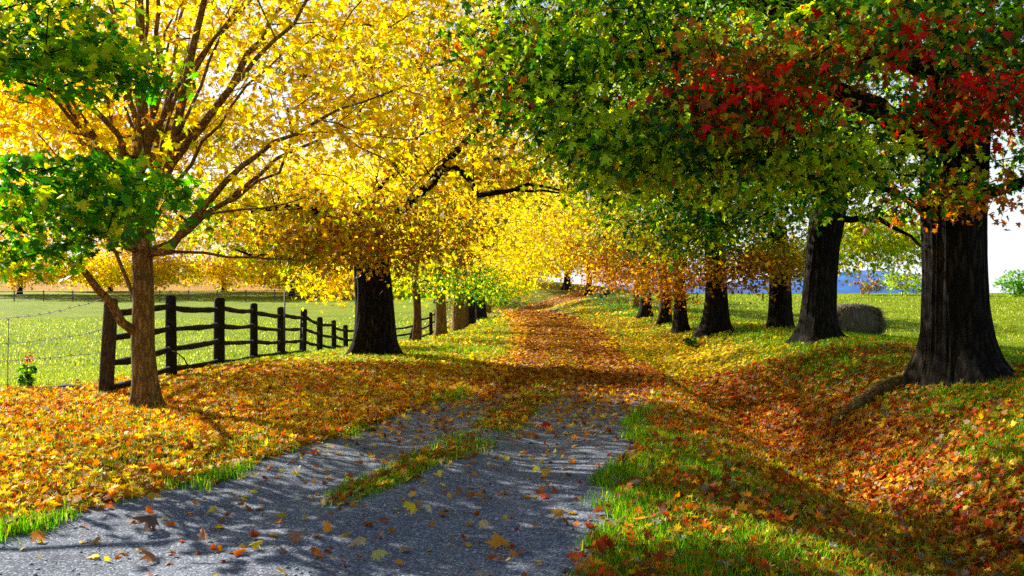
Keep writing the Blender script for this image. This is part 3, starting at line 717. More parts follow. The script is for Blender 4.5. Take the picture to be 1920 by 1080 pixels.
row_tree(1460, 27, .32, "dark maple standing in the lawn between the leaning maple and the wide-based one", lambda x, y: [
    ((x, y, 5.0), (4.2, 3.6, 2.2), 170, [(3, YG), (3, OLV), (2, GRN), (2, YEL)]), ((x + .2, y - .6, 2.3), (.9, .8, .5), 26, [(3, YEL), (3, GOLD), (1, YG)]),
    (P(1640, 450, 27), (1.5, 1.5, .9), 50, YGp), (P(1500, 480, 28), (1.3, 1.0, .6), 36, [(3, OLV), (2, DGR), (2, YG)]), ((x, y, 9), (4.5, 4, 2.5), 70, Mpal)], GR, seed=51, flare=.4, leaf=.115, per=44)
row_tree(1340, 26, .29, "dark maple with a wide flaring base in the middle of the right row", lambda x, y: [
    ((x - .4, y, 4.6), (3.6, 3.2, 2.2), 170, [(4, DGR), (3, GRN), (3, OLV), (2, YG)]), (P(1400, 500, 25), (1.2, 1.0, .35), 34, Brp), (P(1410, 470, 27), (1.5, 1.0, .6), 44, [(3, DGR), (3, OLV), (2, YG)]), (P(1290, 450, 25), (1.3, 1.2, .55), 40, [(3, DGR), (3, OLV), (2, YG)]),
    ((x, y, 8.5), (4, 3.6, 2.5), 70, Mpal)], GR, seed=52, flare=.75, leaf=.11, per=44)
row_tree(1272, 28.5, .19, "tapered dark maple trunk left of the wide-based maple under rusty leaves", lambda x, y: [
    (P(1265, 510, 27.5), (1.0, 1.0, .75), 50, Brp + [(2, ORA)]), ((x - .6, y, 4.4), (3.0, 2.8, 2.2), 110, YGp + [(3, OLV)])], GR, seed=53, flare=.6)
row_tree(1246, 32, .19, "straight grey-green maple trunk just left of the tapered one", lambda x, y: [
    (P(1190, 480, 31), (1.6, 1.2, .8), 60, Brp), ((x - .8, y, 4.6), (3.0, 2.8, 2.3), 110, YGp + [(3, GOLD)]), ((x, y, 8.4), (3.8, 3.4, 2.6), 70, Ypal)], GR, seed=54, flare=.5)
row_tree(1210, 38, .21, "short dark stump-like maple trunk left of the grey-green one", lambda x, y: [
    (P(1170, 515, 37), (1.9, 1.2, .6), 60, Brp + [(3, GOLD)]), ((x - 1.0, y, 5.0), (3.6, 3.2, 2.6), 120, Ypal + [(4, GOLD), (3, BRN)]), ((x, y, 9), (4.2, 4, 2.8), 80, Ypal)], GR, seed=55, flare=.7)
row_tree(1192, 50, .14, "thin brown maple trunk farthest up the right row", lambda x, y: [
    ((x - 1.2, y, 5.6), (4.6, 3.6, 3.6), 150, Ypal + [(4, GOLD), (2, BRN)]), (P(1140, 470, 48), (1.8, 1.4, .9), 40, Brp)], GR, seed=56, leaf=.17, bark=M_BARK2)

# --- trees beyond the left pasture
GB = "yellow trees beyond the left pasture"
far = [(-44, 150, "yellow tree at the far left edge beyond the paddock fence", 7), (-30, 156, "gold tree beyond the paddock fence behind the young maple's left limb", 8),
       (-62, 152, "gold tree beyond the pasture, out at the left frame edge", 9), (-16, 152, "yellow tree beyond the pasture left of the big old maple", 8),
       (-23.5, 128, "yellow tree whose low boughs hang over the far paddock fence", 7), (-36, 170, "orange tree standing in fallen leaves behind the far fence", 8), (-8, 120, "yellow tree seen between the big old maple and the reddish trunk", 7),
       (-52, 138, "rounded yellow tree second from the left frame edge beyond the pasture", 8), (-70, 140, "tall yellow tree cut by the left frame edge beyond the pasture", 8), (-29.5, 132, "bushy yellow tree beyond the pasture, in line with the second fence post", 7), (-12, 136, "yellow tree beyond the pasture directly behind the big old maple", 8), (-21, 165, "tall gold tree rising over the back row beyond the pasture", 9), (-2, 135, "yellow tree far beyond the pasture, near the vanishing point of the drive", 7)]
for i, (x, y, lb, h) in enumerate(far):
    row_tree(0, y, .35, lb, lambda x, y: [((x, y, h * 1.35 + .8), (8, 5, h * 1.35), 420, Ypal + [(2, GOLD)] if i != 5 else [(3, ORA), (3, GOLD), (2, YEL)]), ((x, y - 1, 3.4), (8.5, 4, 2.2), 190, Ypal + [(1, YG)])], GB, x=x, top=4, seed=60 + i, leaf=.40, per=26, kind=3, sig=(.9, .9, .5), bark=M_BARK)

# --- R1's long surface root, as part of its tree
root_parent = [o for o in bpy.data.objects if o.name.startswith("maple_tree") and "massive" in str(o.get("label"))][0]
rp = [(1700, 716), (1670, 728), (1640, 744), (1612, 762), (1588, 776), (1570, 792)]
mb = MB(); pts = [[x1 - .2, y1 - .1, gz(x1 - .2, y1 - .1) + .06]]
for k_, (a, b) in enumerate(rp):
    x_, y_, z_ = onground(a, b + 6); pts.append([x_, y_, z_ + .085 - .006 * k_])
pts.append([pts[-1][0] - .06, pts[-1][1] - .22, gz(pts[-1][0], pts[-1][1] - .2) - .10])
sc_ = np.linspace(0, 1, len(pts)); q = np.linspace(0, 1, 26); pp = np.stack([np.interp(q, sc_, np.array(pts)[:, i]) for i in range(3)], 1)
pp[:, 0] += .03 * np.sin(q * 11); tube(mb, pp, np.interp(q, [0, .2, .5, .85, 1], [.14, .12, .095, .07, .04]) * (1 + .12 * np.sin(q * 23)), 14, wob=.15)
mb.build("root", M_BARK2, root_parent, origin=root_parent.location)

# ------------------------------------------------------------------ rail fence
fence = empty("wooden_fence", (-5.8, 14, gz(-5.8, 14)), "dark round-post and rail fence running from the young maple to behind the big one", "fence")
FO = np.array(fence.location)
posts = [(-5.8 - .023 * 2.96 * k, 14 + 2.96 * k) for k in range(12)] + [(-5.85, 48), (-5.35, 50.2), (-4.9, 52.3), (-4.45, 54), (-4.4, 57), (-4.3, 60.5)]
tops = []
for k, (x, y) in enumerate(posts):
    z = gz(x, y); zt = z + 1.38 + (.04 * rng.normal() if k > 1 else 0)
    if k < 9: zt = EYE - ([558, 553, 557, 568, 575, 579, 594, 600, 609][k] - 530) / FPX * y
    h = 1.42 if k > 1 else 1.45; r = .095 + .008 * rng.normal()
    lx = .06 if k == 0 else (.28 if k == 13 else .02 * rng.normal())
    mb = MB(); zz = [min(z, zt - 1.3) - .25, z + .3, z + .8, zt - .06, zt - .015, zt]
    zz[1] = zz[0] + .5; zz[2] = zz[0] + 1.0
    rr = [r * 1.06, r * 1.02, r, r * .95, r * .8, r * .3]
    tube(mb, [[x + lx * (q - zz[0]), y, q] for q in zz], rr, 16, wob=.06)
    p = mb.build("post", M_POST if k == 0 else M_WOOD, fence, origin=FO)
    if k == 0:
        p["label"] = "brown end post with bolt holes"
        for hz in (.36, .75):
            m2 = MB(); c = np.array([x + lx * hz - .01, y - r * 1.0, zz[0] + .1 + hz]); tube(m2, [c + [0, -.012, 0], c + [0, .02, 0]], [.032, .034], 12)
            m2.build("bolt_hole", simple("hole_dark", (.004, .004, .004)), p, origin=FO).location = (0, 0, 0)
    tops.append((x + lx * 1.4, y, zt))
for k in range(len(posts) - 1):
    a, b = np.array(tops[k]), np.array(tops[k + 1])
    if k in (11,): continue
    hs = (.13, .46, .80, 1.16) if k < 9 else (.25, .7, 1.12)
    for hi in hs:
        q = np.linspace(-.02, 1.02, 9); dz = rng.normal(size=2) * .025; sag = .012 + .02 * rng.random(); ph = rng.random() * 6
        pts = [a + (b - a) * t + [0.012 * math.sin(ph + 4 * t), 0, -1.38 + hi + dz[0] * (1 - t) + dz[1] * t - sag * math.sin(math.pi * t) + .006 * math.sin(ph * 2 + 7 * t)] for t in q]
        mb = MB(); tube(mb, pts, .048 * (1 + .12 * rng.normal(size=9)) * (1 if hi < 1 else 1.05), 10, wob=.12)
        mb.build("rail", M_WOOD, fence, origin=FO)

# steel stakes by the fence
for px, y, t0, t1, lb in ((534, 25.2, 545, 668, "tall thin steel stake rising above the rail fence"), (568, 27.2, 602, 672, "short thin steel stake behind the rail fence, below rail height")):
    top = P(px, t0, y); x = top[0]; z = gz(x, y)
    mb = MB(); tube(mb, [[x, y, z - .2], [x, y, top[2]]], [.02, .018], 6)
    for i in range(6):
        zc = z + .2 + i * (top[2] - z - .3) / 6; tube(mb, [[x, y, zc], [x + .035, y, zc]], [.008, .008], 4)
    o = mb.build("steel_stake", simple("rusty_steel", (.03, .022, .016), .6, .6), origin=(x, y, z)); o.location = (x, y, z); tag(o, lb, "stake", "steel stakes along the fence")

# wire fence running off left from the end post
wf = empty("wire_fence", (-6.2, 14, gz(-6.2, 14)), "sagging barbed wire fence leading left from the brown end post", "fence"); WO = np.array(wf.location)
M_WIRE = simple("rusty_wire", (.06, .04, .025), .7, .3)
for k, (ya, yb, yc) in enumerate(((560, 596, 602), (617, 645, 646), (660, 674, 678))):
    a = P(195, ya, 14); b = P(90, yb, 14.3); c = P(-60, yc, 14.6)
    q = np.linspace(0, 1, 40); pts = np.outer((1 - q) ** 2, a) + np.outer(2 * q * (1 - q), b) + np.outer(q ** 2, c)
    pts += rng.normal(size=pts.shape) * .006
    mb = MB(); tube(mb, pts, [.005] * 40, 4)
    for i in range(2, 40, 3):
        p = pts[i]; tube(mb, [p + [-.02, 0, .02], p + [.02, 0, -.02]], [.003, .003], 3); tube(mb, [p + [.0, 0, .025], p + [.01, 0, -.02]], [.003, .003], 3)
    mb.build("wire_strand", M_WIRE, wf, origin=WO)
for px in (14, -70):
    a = P(px, 600, 14.5); mb = MB(); tube(mb, [[a[0], a[1], gz(a[0], a[1]) - .1], [a[0] + .02, a[1], a[2] + .02]], [.006, .006], 4); mb.build("wire_stay", M_WIRE, wf, origin=WO)

# far paddock fence
pf = empty("paddock_fence", (-40, 118, gz(-40, 118)), "distant thin rail fence along the far side of the left pasture", "fence"); PO = np.array(pf.location)
M_RAILG = simple("pale_rail", (.16, .14, .11), .8)
fx = np.arange(-66, -14, 3.4); ft = []
for x in fx:
    y = 118 + .05 * (x + 40); z = gz(x, y)
    mb = MB(); tube(mb, [[x, y, z - .1], [x, y, z + .7], [x, y, z + 1.3], [x, y, z + 1.32]], [.075, .07, .07, .02], 6); mb.build("post", M_RAILG, pf, origin=PO); ft.append((x, y, z))
for a, b in zip(ft[:-1], ft[1:]):
    a, b = np.array(a), np.array(b)
    for hh in (.35, .75, 1.15):
        mb = MB(); tube(mb, [a + [0, 0, hh], (a + b) / 2 + [0, 0, hh + .01], b + [0, 0, hh]], [.04] * 3, 5); mb.build("rail", M_RAILG, pf, origin=PO)

# ------------------------------------------------------------------ hay bale
bx, by = (1600 - 960) / FPX * 35, 35.0; bz = gz(bx, by)
m, nt, out = mat("old_hay"); at = N(nt, "ShaderNodeAttribute", attribute_name="tint"); d = N(nt, "ShaderNodeBsdfPrincipled"); d.inputs["Roughness"].default_value = .95
g = N(nt, "ShaderNodeNewGeometry"); mp = N(nt, "ShaderNodeMapping"); mp.inputs["Scale"].default_value = (2.2, 2.2, .5); nt.links.new(g.outputs["Position"], mp.inputs[0])
nn = noise(nt, mp.outputs[0], 6, 6, .8); nt.links.new(ramp(nt, nn.outputs[0], [(.3, (.03, .026, .02)), (.55, (.12, .10, .07)), (.75, (.28, .24, .16))]), d.inputs["Base Color"])
nt.links.new(bump(nt, nn.outputs[0], 1, .05), d.inputs["Normal"]); nt.links.new(d.outputs[0], out.inputs[0]); M_HAY = m
bale = empty("hay_bale", (bx, by, bz), "weathered grey round hay bale slumped in the lawn behind the leaning maple", "hay bale")
ks, ns = 64, 24; V = []
for i in range(ns):
    t = i / (ns - 1) * 2 - 1; rr = (1 - abs(t) ** 7 * .22)
    for j in range(ks):
        a = j / ks * 2 * math.pi; ca, sa_ = math.cos(a), math.sin(a)
        ex = .74; sx = math.copysign(abs(ca) ** ex, ca); sz = math.copysign(abs(sa_) ** ex, sa_)
        nz = 1 + .06 * (fbm(np.array([ca * 2 + 5 + t]), np.array([sa_ * 2 + 5 + t * 2]), 77)[0] - .5)
        z_ = sz * .56 * rr * nz + .54
        V.append([sx * .86 * rr * nz * (1 + .06 * (z_ < .5)), t * .62 - (0.05 * (ca)), max(z_, -.03)])
V = np.array(V); j = np.arange(ks)
Q = np.concatenate([np.stack([i * ks + j, i * ks + (j + 1) % ks, (i + 1) * ks + (j + 1) % ks, (i + 1) * ks + j], 1) for i in range(ns - 1)])
mb = MB(); n0 = len(V); V2 = np.concatenate([V, [[0, -.66, .5]], [[0, .66, .5]]])
T = [[(x + 1) % ks, x, n0] for x in range(ks)] + [[(ns - 1) * ks + x, (ns - 1) * ks + (x + 1) % ks, n0 + 1] for x in range(ks)]
mb.add(V2, Q, T); mb.build("bale_body", M_HAY, bale)
# loose straws over it
nS = 5200; id_ = rng.integers(0, len(V), nS); pb = V[id_] + rng.normal(size=(nS, 3)) * .015; nb = unit(pb - [0, 0, .5]); L_ = .08 + .24 * rng.random(nS)
fl = unit(np.stack([nb[:, 0] * .4, nb[:, 1] * .4, -.8 + .4 * rng.random(nS)], 1) + nb * .25 + rng.normal(size=(nS, 3)) * .25); sd = unit(np.cross(fl, nb)) * .013
S = np.stack([pb - sd, pb + sd, pb + fl * L_[:, None]], 1).reshape(-1, 3)
o = mesh_np("loose_straw", S, np.arange(nS * 3).reshape(-1, 3), M_GRASS, bale, col=np.array([.30, .25, .15]) * (.1 + 1.3 * rng.random((nS, 1)) ** 1.5))

# ------------------------------------------------------------------ bushes, weed with flower, small plants
def shrub(name, label, c, r, n, pal, leaf, kind=2, group=None, per=22, cat="bush"):
    x, y = c; z = gz(x, y); root = empty(name, (x, y, z), label, cat, group); base = np.array([x, y, z])
    t = blob_pts((x, y, z + r[2] * .95), r, n); t = t[t[:, 2] > z + .05]
    sk = Skel(); last = None
    for q in (0, .15, .3): last = sk.add([x, y, z + q * r[2] - .03], last, .03 * r[2] / .8)
    sk.grow(t, np.array(sk.p[-1]), step=.3 * r[2]); mb = MB(); sk.tubes(mb, tip=.006 * r[2], rmax=.05 * r[2]); mb.build("stem", M_BARK2, root, origin=base)
    cl = np.repeat(np.arange(len(t)), per); pos = t[cl] + rng.normal(size=(len(cl), 3)) * np.array(r) * .12
    S = leafset(pos, rng.normal(size=(len(cl), 3)) + [0, 0, .5], leaf * (.6 + .8 * rng.random(len(cl))), kind, pick(pal, len(cl), cl), curl=np.ones(len(cl)))
    mesh_np("foliage", S[0] - base, S[1], M_LEAF, root, col=S[2]); return root
shrub("bush", "round bright green bush on the skyline right of the massive maple", (31.5, 61), (1.5, 1.3, .85), 60, [(3, (.12, .3, .05)), (2, LG), (1, GRN)], .16)
shrub("bush", "low yellow-green bush on the skyline left of the bright green one", (29.0, 62), (.9, .8, .45), 30, [(3, YG), (2, LG)], .14)
shrub("bush", "yellow-green bush on the skyline between the leaning and the massive maple", (25.4, 64), (1.5, 1.1, .75), 50, [(3, YG), (2, OLV), (2, LG)], .15)
shrub("bush", "grey tan bush on the skyline behind the hay bale", (23.2, 64), (.9, .9, .7), 34, [(3, (.3, .26, .2)), (2, BRN)], .14)
shrub("bush", "low rust brown bush on the skyline left of the massive maple trunk", (27.6, 64), (1.3, .9, .35), 30, [(3, RUST), (2, BRN), (2, OLV)], .13)
shrub("bush", "small blue-green bush on the bank below the far pair of maples", ((1133 - 960) / FPX * 62, 62), (.38, .35, .42), 18, [(3, (.02, .16, .14)), (2, (.02, .1, .12))], .12)
shrub("weed_clump", "dark low weed clump at the foot of the wide-based maple", ((1297 - 960) / FPX * 24, 24), (.22, .2, .12), 16, [(3, DGR), (2, GRN)], .06, cat="weed", per=16)
shrub("weed_clump", "dark rounded weed tuft in the left pasture above the red flower", ((54 - 960) / FPX * 26, 26), (.24, .22, .14), 16, [(3, DGR), (2, GRN)], .07, cat="weed", per=16)
wr = shrub("flowering_weed", "upright leafy weed with one drooping red flower left of the fence end post", ((50 - 960) / FPX * 15.6, 15.6), (.13, .13, .2), 26, [(3, GRN), (2, LG), (2, DGR)], .045, cat="weed", per=18)
fz = wr.location; mb = MB(); tube(mb, [[0, 0, .3], [.02, 0, .46], [.03, 0, .5]], [.006, .005, .005], 4); mb.build("flower_stalk", simple("stalk_green", (.06, .12, .02)), wr)
n = 26; S = leafset(np.array([.035, 0, .50]) + rng.normal(size=(n, 3)) * [.03, .03, .04], rng.normal(size=(n, 3)), .04 + .015 * rng.random(n), 2, pick([(1, (.5, .015, .03))], n)); mesh_np("flower", S[0], S[1], M_LEAF, wr, col=S[2])
# dark soil mound below the wire
mb = MB(); mx, my = P(130, 690, 15)[0], 14.9; mz = gz(mx, my); k = 24; pts = []
tube(mb, [[mx - .55, my, mz - .02], [mx - .3, my, mz], [mx, my, mz + .02], [mx + .3, my + .05, mz], [mx + .6, my + .1, mz - .04]], [.02, .06, .09, .07, .02], 10, wob=.5)
o = mb.build("soil_mound", simple("dark_soil", (.012, .01, .008), .95), origin=(mx, my, mz)); o.location = (mx, my, mz); tag(o, "low dark lump of bare soil at the edge of the pasture under the wire", "mound")
# dead twig against second post
mb = MB(); a = P(345, 672, 16.6); tube(mb, [P(352, 685, 16.6), P(345, 672, 16.5), P(330, 660, 16.6), P(312, 655, 16.8)], [.012, .012, .009, .006], 6); tube(mb, [P(312, 655, 16.8), P(306, 672, 16.8)], [.006, .004], 4)
o = mb.build("fallen_twig", M_WOOD, origin=a); o.location = a; tag(o, "thin bare twig lodged in the lower rails by the second fence post", "twig")

# distant hills
def hill(name, pts, mat_, y, th):
    pts = np.array(pts, float); q = np.linspace(pts[0, 0], pts[-1, 0], 160); h = np.interp(q, pts[:, 0], pts[:, 1]); h = h + (fbm(q * .012, q * 0, 61) - .5) * 14
    rows = []
    for j in range(10):
        t = j / 9; prof = math.sin(math.pi * min(1, t * 1.0)) ** .8 if t > 0 else 0
        rows.append(np.stack([q, np.full_like(q, y + (t - .5) * th), -40 + (h + 40) * prof + (fbm(q * .02, q * 0 + t * 9, 62) - .5) * 8], 1))
    V = np.concatenate(rows); w = len(q); i = np.arange(9 * w).reshape(9, w)[:, :-1].ravel()
    tag(mesh_np(name, V, np.stack([i, i + 1, i + w + 1, i + w], 1), mat_, smooth=True), kind="structure")
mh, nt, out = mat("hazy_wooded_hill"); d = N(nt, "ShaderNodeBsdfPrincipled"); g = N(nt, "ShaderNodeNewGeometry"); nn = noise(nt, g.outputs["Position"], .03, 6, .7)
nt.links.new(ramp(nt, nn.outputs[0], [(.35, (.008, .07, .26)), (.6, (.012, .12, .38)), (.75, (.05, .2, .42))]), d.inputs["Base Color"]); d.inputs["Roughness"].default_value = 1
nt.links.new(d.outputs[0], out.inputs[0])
hill("hills", [(40, -30), (120, -4), (300, 0), (430, 4), (480, 16), (540, 20), (600, 14), (640, 0), (740, -30)], mh, 1500, 500)

# ------------------------------------------------------------------ fallen leaves (carpet), then lone leaves on the gravel
LP = [(3, (.70, .42, .02)), (3, (.66, .24, .015)), (3, (.52, .13, .012)), (2, (.36, .07, .012)), (1.5, (.80, .60, .05)), (1.2, (.22, .08, .02)), (.6, (.5, .36, .2))]
LPl = [(4, (.80, .54, .015)), (4, (.78, .27, .012)), (3, (.64, .12, .010)), (2, (.84, .64, .05)), (2, (.30, .07, .012)), (.6, (.55, .4, .22)), (1, (.14, .06, .02))]
LPr = [(3, (.74, .42, .02)), (4, (.70, .20, .012)), (4, (.56, .07, .01)), (2, (.28, .04, .01)), (1, (.72, .5, .04)), (1, (.4, .32, .24))]
LRd = [(3, (.50, .17, .015)), (3, (.34, .10, .012)), (2, (.22, .06, .012)), (2, (.62, .30, .02)), (1, (.74, .5, .03))]
LY = [(4, (.80, .60, .02)), (3, (.72, .42, .015)), (2.5, (.5, .2, .015)), (1, (.6, .55, .03))]
def scatter(n, y0, y1, xw, dens, power):
    """points on the ground within a generous wedge, thinned by a density map"""
    y = y0 + (y1 - y0) * rng.random(n) ** power; x = (rng.random(n) * 2 - 1) * (xw * y + 1.0)
    k = rng.random(n) < dens(x, y); return x[k], y[k]
def litter(name, n, y0, y1, kind, size, power=1.0, lift=.0):
    x, y = scatter(n, y0, y1, .56, lambda x, y: m_leafy(x, y) ** 1.2 * (1 - sst(8.8, 10, x)), power)
    N_ = len(x); e = .03; z = ground_z(x, y)
    nx = -(ground_z(x + e, y) - ground_z(x - e, y)) / (2 * e); ny = -(ground_z(x, y + e) - ground_z(x, y - e)) / (2 * e)
    nr = np.stack([nx, ny, np.ones(N_)], 1) + rng.normal(size=(N_, 3)) * np.array([.48, .48, .1])
    up_ = rng.random(N_) < .12; nr[up_] += rng.normal(size=(int(up_.sum()), 3)) * .9
    nr[:, 2] = np.abs(nr[:, 2])
    s = size * (.45 + 1.0 * rng.random(N_) ** 1.4); pos = np.stack([x, y, z + .008 + s * .12 + .03 * rng.random(N_) ** 2 * (np.abs(x - roadc(y)) > 1.5)], 1)
    cl = (fbm(x * .9, y * .6, 71) * 3 + rng.random(N_) * .0)
    right = (x - roadc(y)) > 1.2
    onroad = np.abs(x - roadc(y)) < road_hw(y) + (rng.random(N_) - .5) * 1.3 + (fbm(x * .7, y * .4, 73) - .5) * 1.2; grassy = (~onroad) & (m_leafy(x, y) < .8)
    pos[:, 2] += grassy * .03 * rng.random(N_)
    right &= y < 19; fary = (y > 19) & ~onroad
    col = np.where(fary[:, None], pick(LY, N_), np.where(right[:, None], pick(LPr, N_, v=(.35, .95)), np.where((x < roadc(y) - 1.0)[:, None], pick(LPl, N_, v=(.5, .9)), np.where((y > 14)[:, None], pick(LRd, N_, v=(.35, .9)), pick(LP, N_)))))
    S = leafset(pos, nr, s, kind, col, curl=rng.normal(size=N_) * 2.4)
    return S
S = join([litter("a", 92000, 4.6, 10, 0, .061, 1.0), litter("b", 240000, 10, 18, 2, .070, 1.0), litter("c", 330000, 18, 42, 3, .078, 1.0), litter("d", 190000, 42, 112, 3, .16, 1.0)])
tag(mesh_np("fallen_leaves", S[0], S[1], M_LITTER, col=S[2]), kind="stuff")

lone = [((400, 912), 8.0, (.30, .02, .012), .12, "dark red curled leaf standing up at the left gravel edge"),
 ((275, 997), 6.4, (.16, .10, .07), .17, "large grey-brown curled dead leaf lying on the left of the gravel"),
 ((395, 966), 6.8, (.75, .55, .05), .10, "pale yellow leaf on the gravel above and right of the large grey-brown one"),
 ((290, 939), 7.3, (.7, .42, .03), .11, "yellow-orange leaf on the gravel near the left leaf bank"),
 ((176, 1022), 5.98, (.55, .28, .05), .09, "orange-tan leaf low on the left of the gravel"),
 ((75, 1016), 6.05, (.72, .28, .05), .09, "small bright orange leaf at the far left of the gravel"),
 ((381, 1016), 6.05, (.6, .3, .16), .10, "pinkish tan leaf left of centre on the gravel"),
 ((480, 1031), 5.9, (.85, .62, .02), .09, "bright yellow leaf in the lower left middle of the gravel"),
 ((552, 1019), 6.0, (.45, .2, .1), .09, "reddish tan leaf just right of the bright yellow one"),
 ((770, 968), 6.7, (.85, .62, .03), .13, "large yellow leaf on the middle of the gravel"),
 ((806, 970), 6.7, (.7, .6, .3), .10, "cream coloured leaf beside the large yellow one"),
 ((721, 983), 6.5, (.35, .10, .06), .08, "small brown-red leaf left of the large yellow one"),
 ((664, 1028), 5.9, (.65, .42, .2), .11, "tan leaf in the lower middle of the gravel"),
 ((678, 1022), 6.0, (.82, .6, .03), .07, "small yellow leaf touching the lower middle tan one"),
 ((593, 1063), 5.6, (.06, .035, .025), .11, "nearly black leaf close to the bottom of the picture"),
 ((710, 1056), 5.65, (.55, .5, .12), .12, "olive yellow leaf at the bottom middle of the gravel"),
 ((280, 1055), 5.6, (.4, .17, .07), .11, "brown leaf at the bottom left of the gravel"),
 ((935, 1028), 5.9, (.75, .3, .03), .13, "orange leaf in the lower right of the gravel"),
 ((908, 996), 6.3, (.7, .5, .2), .09, "buff leaf above the lower right orange one"),
 ((860, 930), 7.3, (.4, .16, .08), .10, "brown curled leaf on the right half of the gravel"),
 ((1045, 973), 6.6, (.7, .32, .04), .11, "orange leaf at the right edge of the gravel by the grass"),
 ((1008, 882), 8.3, (.5, .5, .03), .11, "yellow-green leaf on the gravel near its right edge"),
 ((1022, 896), 8.1, (.75, .38, .03), .11, "orange curled leaf just below the yellow-green one"),
 ((1026, 805), 10.7, (.6, .03, .02), .12, "bright red leaf on the far gravel strip")]
for (px, py), dd, col, sz, lb in lone:
    # lay it where the sight line meets the ground
    x, dd, z = onground(px, py)
    S = leafset(np.array([[0, 0, sz * .2]]), np.array([[rng.normal() * .5, -.35 + .2 * rng.normal(), 1]]), np.array([sz]), 0, np.array([col]), curl=np.array([1.5 + 1.5 * rng.random()]))
    v = S[0]; mb = MB(); ce = v[1]; 
    o = mesh_np("fallen_leaf", v - [0, 0, v[:, 2].min() - .002], S[1], M_LITTER, col=S[2] * (.9 + .2 * rng.random((len(S[2]), 1)))); o.location = (x, dd, z)
    tag(o, lb, "leaf", "single fallen leaves lying on the gravel")
x = 1452; dd = 12.6; X_ = (x - 960) / FPX * dd
o = mesh_np("fallen_leaf", leafset(np.array([[0, 0, .09]]), np.array([[-.1, -1, .35]]), np.array([.17]), 1, np.array([[.6, .32, .05]]), tip=np.array([[0, 0, -1.]]))[0], TM[1][1], M_LITTER, col=np.tile([[.6, .32, .05]], (len(TM[1][1]), 1)))
o.location = (X_, dd, gz(X_, dd) + .02); tag(o, "large pale heart-shaped leaf propped up in the leafy ditch", "leaf")

# loose stones on the gravel
n = 9000; x, y = scatter(n, 4.6, 16, .56, lambda x, y: m_gravel(x, y) * (1 - m_island(x, y)), 1.2); n = len(x)
O8 = np.array([[1, 0, 0], [0, 1, 0], [-1, 0, 0], [0, -1, 0], [0, 0, 1], [0, 0, -1]], float); F8 = np.array([[0, 1, 4], [1, 2, 4], [2, 3, 4], [3, 0, 4], [1, 0, 5], [2, 1, 5], [3, 2, 5], [0, 3, 5]])
sz = .004 + .013 * rng.random(n) ** 3; az = rng.random(n) * 6.28
B = O8[None] * (sz[:, None, None]) * (.6 + .7 * rng.random((n, 6, 1))) * [1, 1, .6]
Vx = B[..., 0] * np.cos(az)[:, None] - B[..., 1] * np.sin(az)[:, None]; Vy = B[..., 0] * np.sin(az)[:, None] + B[..., 1] * np.cos(az)[:, None]
V = np.stack([Vx + x[:, None], Vy + y[:, None], B[..., 2] + (ground_z(x, y) + sz * .2)[:, None]], -1).reshape(-1, 3)
c = np.array([.26, .28, .33]) * (.4 + 1.4 * rng.random((n, 1)))
m, nt, out = mat("loose_stone"); at = N(nt, "ShaderNodeAttribute", attribute_name="tint"); d = N(nt, "ShaderNodeBsdfPrincipled"); d.inputs["Roughness"].default_value = .85
nt.links.new(at.outputs["Color"], d.inputs["Base Color"]); nt.links.new(d.outputs[0], out.inputs[0])
tag(mesh_np("loose_gravel", V, (F8[None] + (np.arange(n) * 6)[:, None, None]).reshape(-1, 3), m, col=np.repeat(c, 8, axis=0)), kind="stuff")

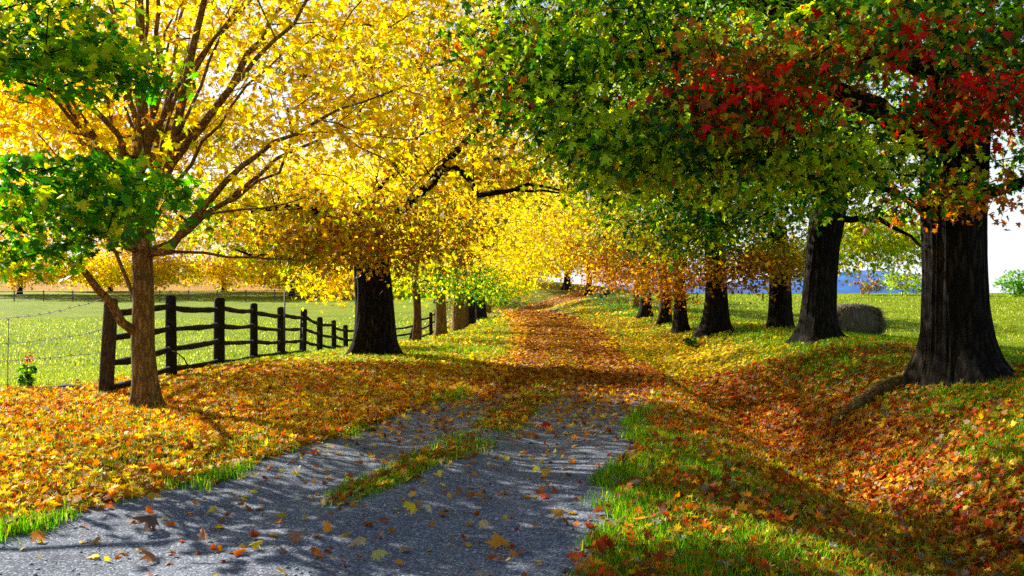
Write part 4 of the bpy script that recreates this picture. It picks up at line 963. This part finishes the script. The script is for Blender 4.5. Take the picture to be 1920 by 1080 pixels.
# ------------------------------------------------------------------ grass
def blades(n, y0, y1, xw, dens, L, w, pal, power=1.0, segs=2):
    x, y = scatter(n, y0, y1, xw, dens, power); N_ = len(x); z = ground_z(x, y)
    az = rng.random(N_) * 2 * math.pi; ln = (.25 + .6 * rng.random(N_)); h = L * (.45 + .8 * rng.random(N_)) * (.6 + .8 * fbm(x * 2, y * 2, 91)) * (1 - .5 * m_island(x, y))
    dx = np.stack([np.cos(az), np.sin(az), 0 * az], 1); sdv = np.stack([-np.sin(az), np.cos(az), 0 * az], 1) * (w * (.7 + .6 * rng.random(N_)))[:, None]
    b = np.stack([x, y, z - .005], 1); m_ = b + dx * (h * ln * .35)[:, None] + np.array([0, 0, 1]) * (h * .6)[:, None]; t = b + dx * (h * ln)[:, None] + np.array([0, 0, 1]) * (h * (1 - .25 * ln))[:, None]
    V = np.stack([b - sdv, b + sdv, m_ + sdv * .7, m_ - sdv * .7, t], 1).reshape(-1, 3)
    o5 = (np.arange(N_) * 5)[:, None]; F = np.concatenate([o5 + [0, 1, 2], o5 + [0, 2, 3], o5 + [3, 2, 4]])
    c = pick(pal, N_); return V, F, np.concatenate([c, c, c])
GP = [(4, (.10, .34, .008)), (3, (.22, .46, .010)), (2, (.05, .18, .008)), (2, (.45, .55, .02)), (.4, (.45, .36, .12))]
GPm = [(4, (.25, .34, .004)), (3, (.35, .38, .005)), (1.5, (.09, .20, .005)), (1.5, (.6, .62, .16))]  # palest tint imitates sun glints on the blades
def d_near(x, y):
    c = np.abs(x - roadc(y)); g = m_gravel(x, y) * (1 - m_island(x, y) * .8); L = m_leafy(x, y)
    t = fbm(x * 1.7, y * 1.7, 95)
    return np.clip((1 - g) * (1.15 - .95 * L) * sst(.25, .6, t + .15), 0, 1) * (1 - sst(9, 9.5, x) * (y > 12)) * np.where((x < -6.6) & (y > 14.5), 0, 1)
S = join([blades(330000, 4.6, 11, .56, d_near, .10, .0026, GP), blades(260000, 11, 24, .56, d_near, .10, .004, GP), blades(110000, 24, 60, .56, d_near, .12, .008, GP)])
tag(mesh_np("grass", S[0], S[1], M_GRASS, col=S[2]), kind="stuff")
S = join([blades(170000, 14, 34, .6, lambda x, y: 1.0 * (x < -6.3) * sst(.2, .6, fbm(x * .8, y * .8, 97) + .2), .06, .006, GPm), blades(90000, 34, 75, .6, lambda x, y: 1.0 * (x < -7) * sst(.2, .6, fbm(x * .5, y * .5, 98) + .2), .13, .015, GPm)])
tag(mesh_np("pasture_grass", S[0], S[1], M_GRASS, col=S[2]), kind="stuff")
S = join([blades(120000, 9.5, 34, .6, lambda x, y: 1.0 * (x > 8.6) * .8, .07, .006, GPm), blades(80000, 34, 64, .6, lambda x, y: 1.0 * (x > 8.6) * .8, .10, .014, GPm)])
tag(mesh_np("lawn_grass", S[0], S[1], M_GRASS, col=S[2]), kind="stuff")
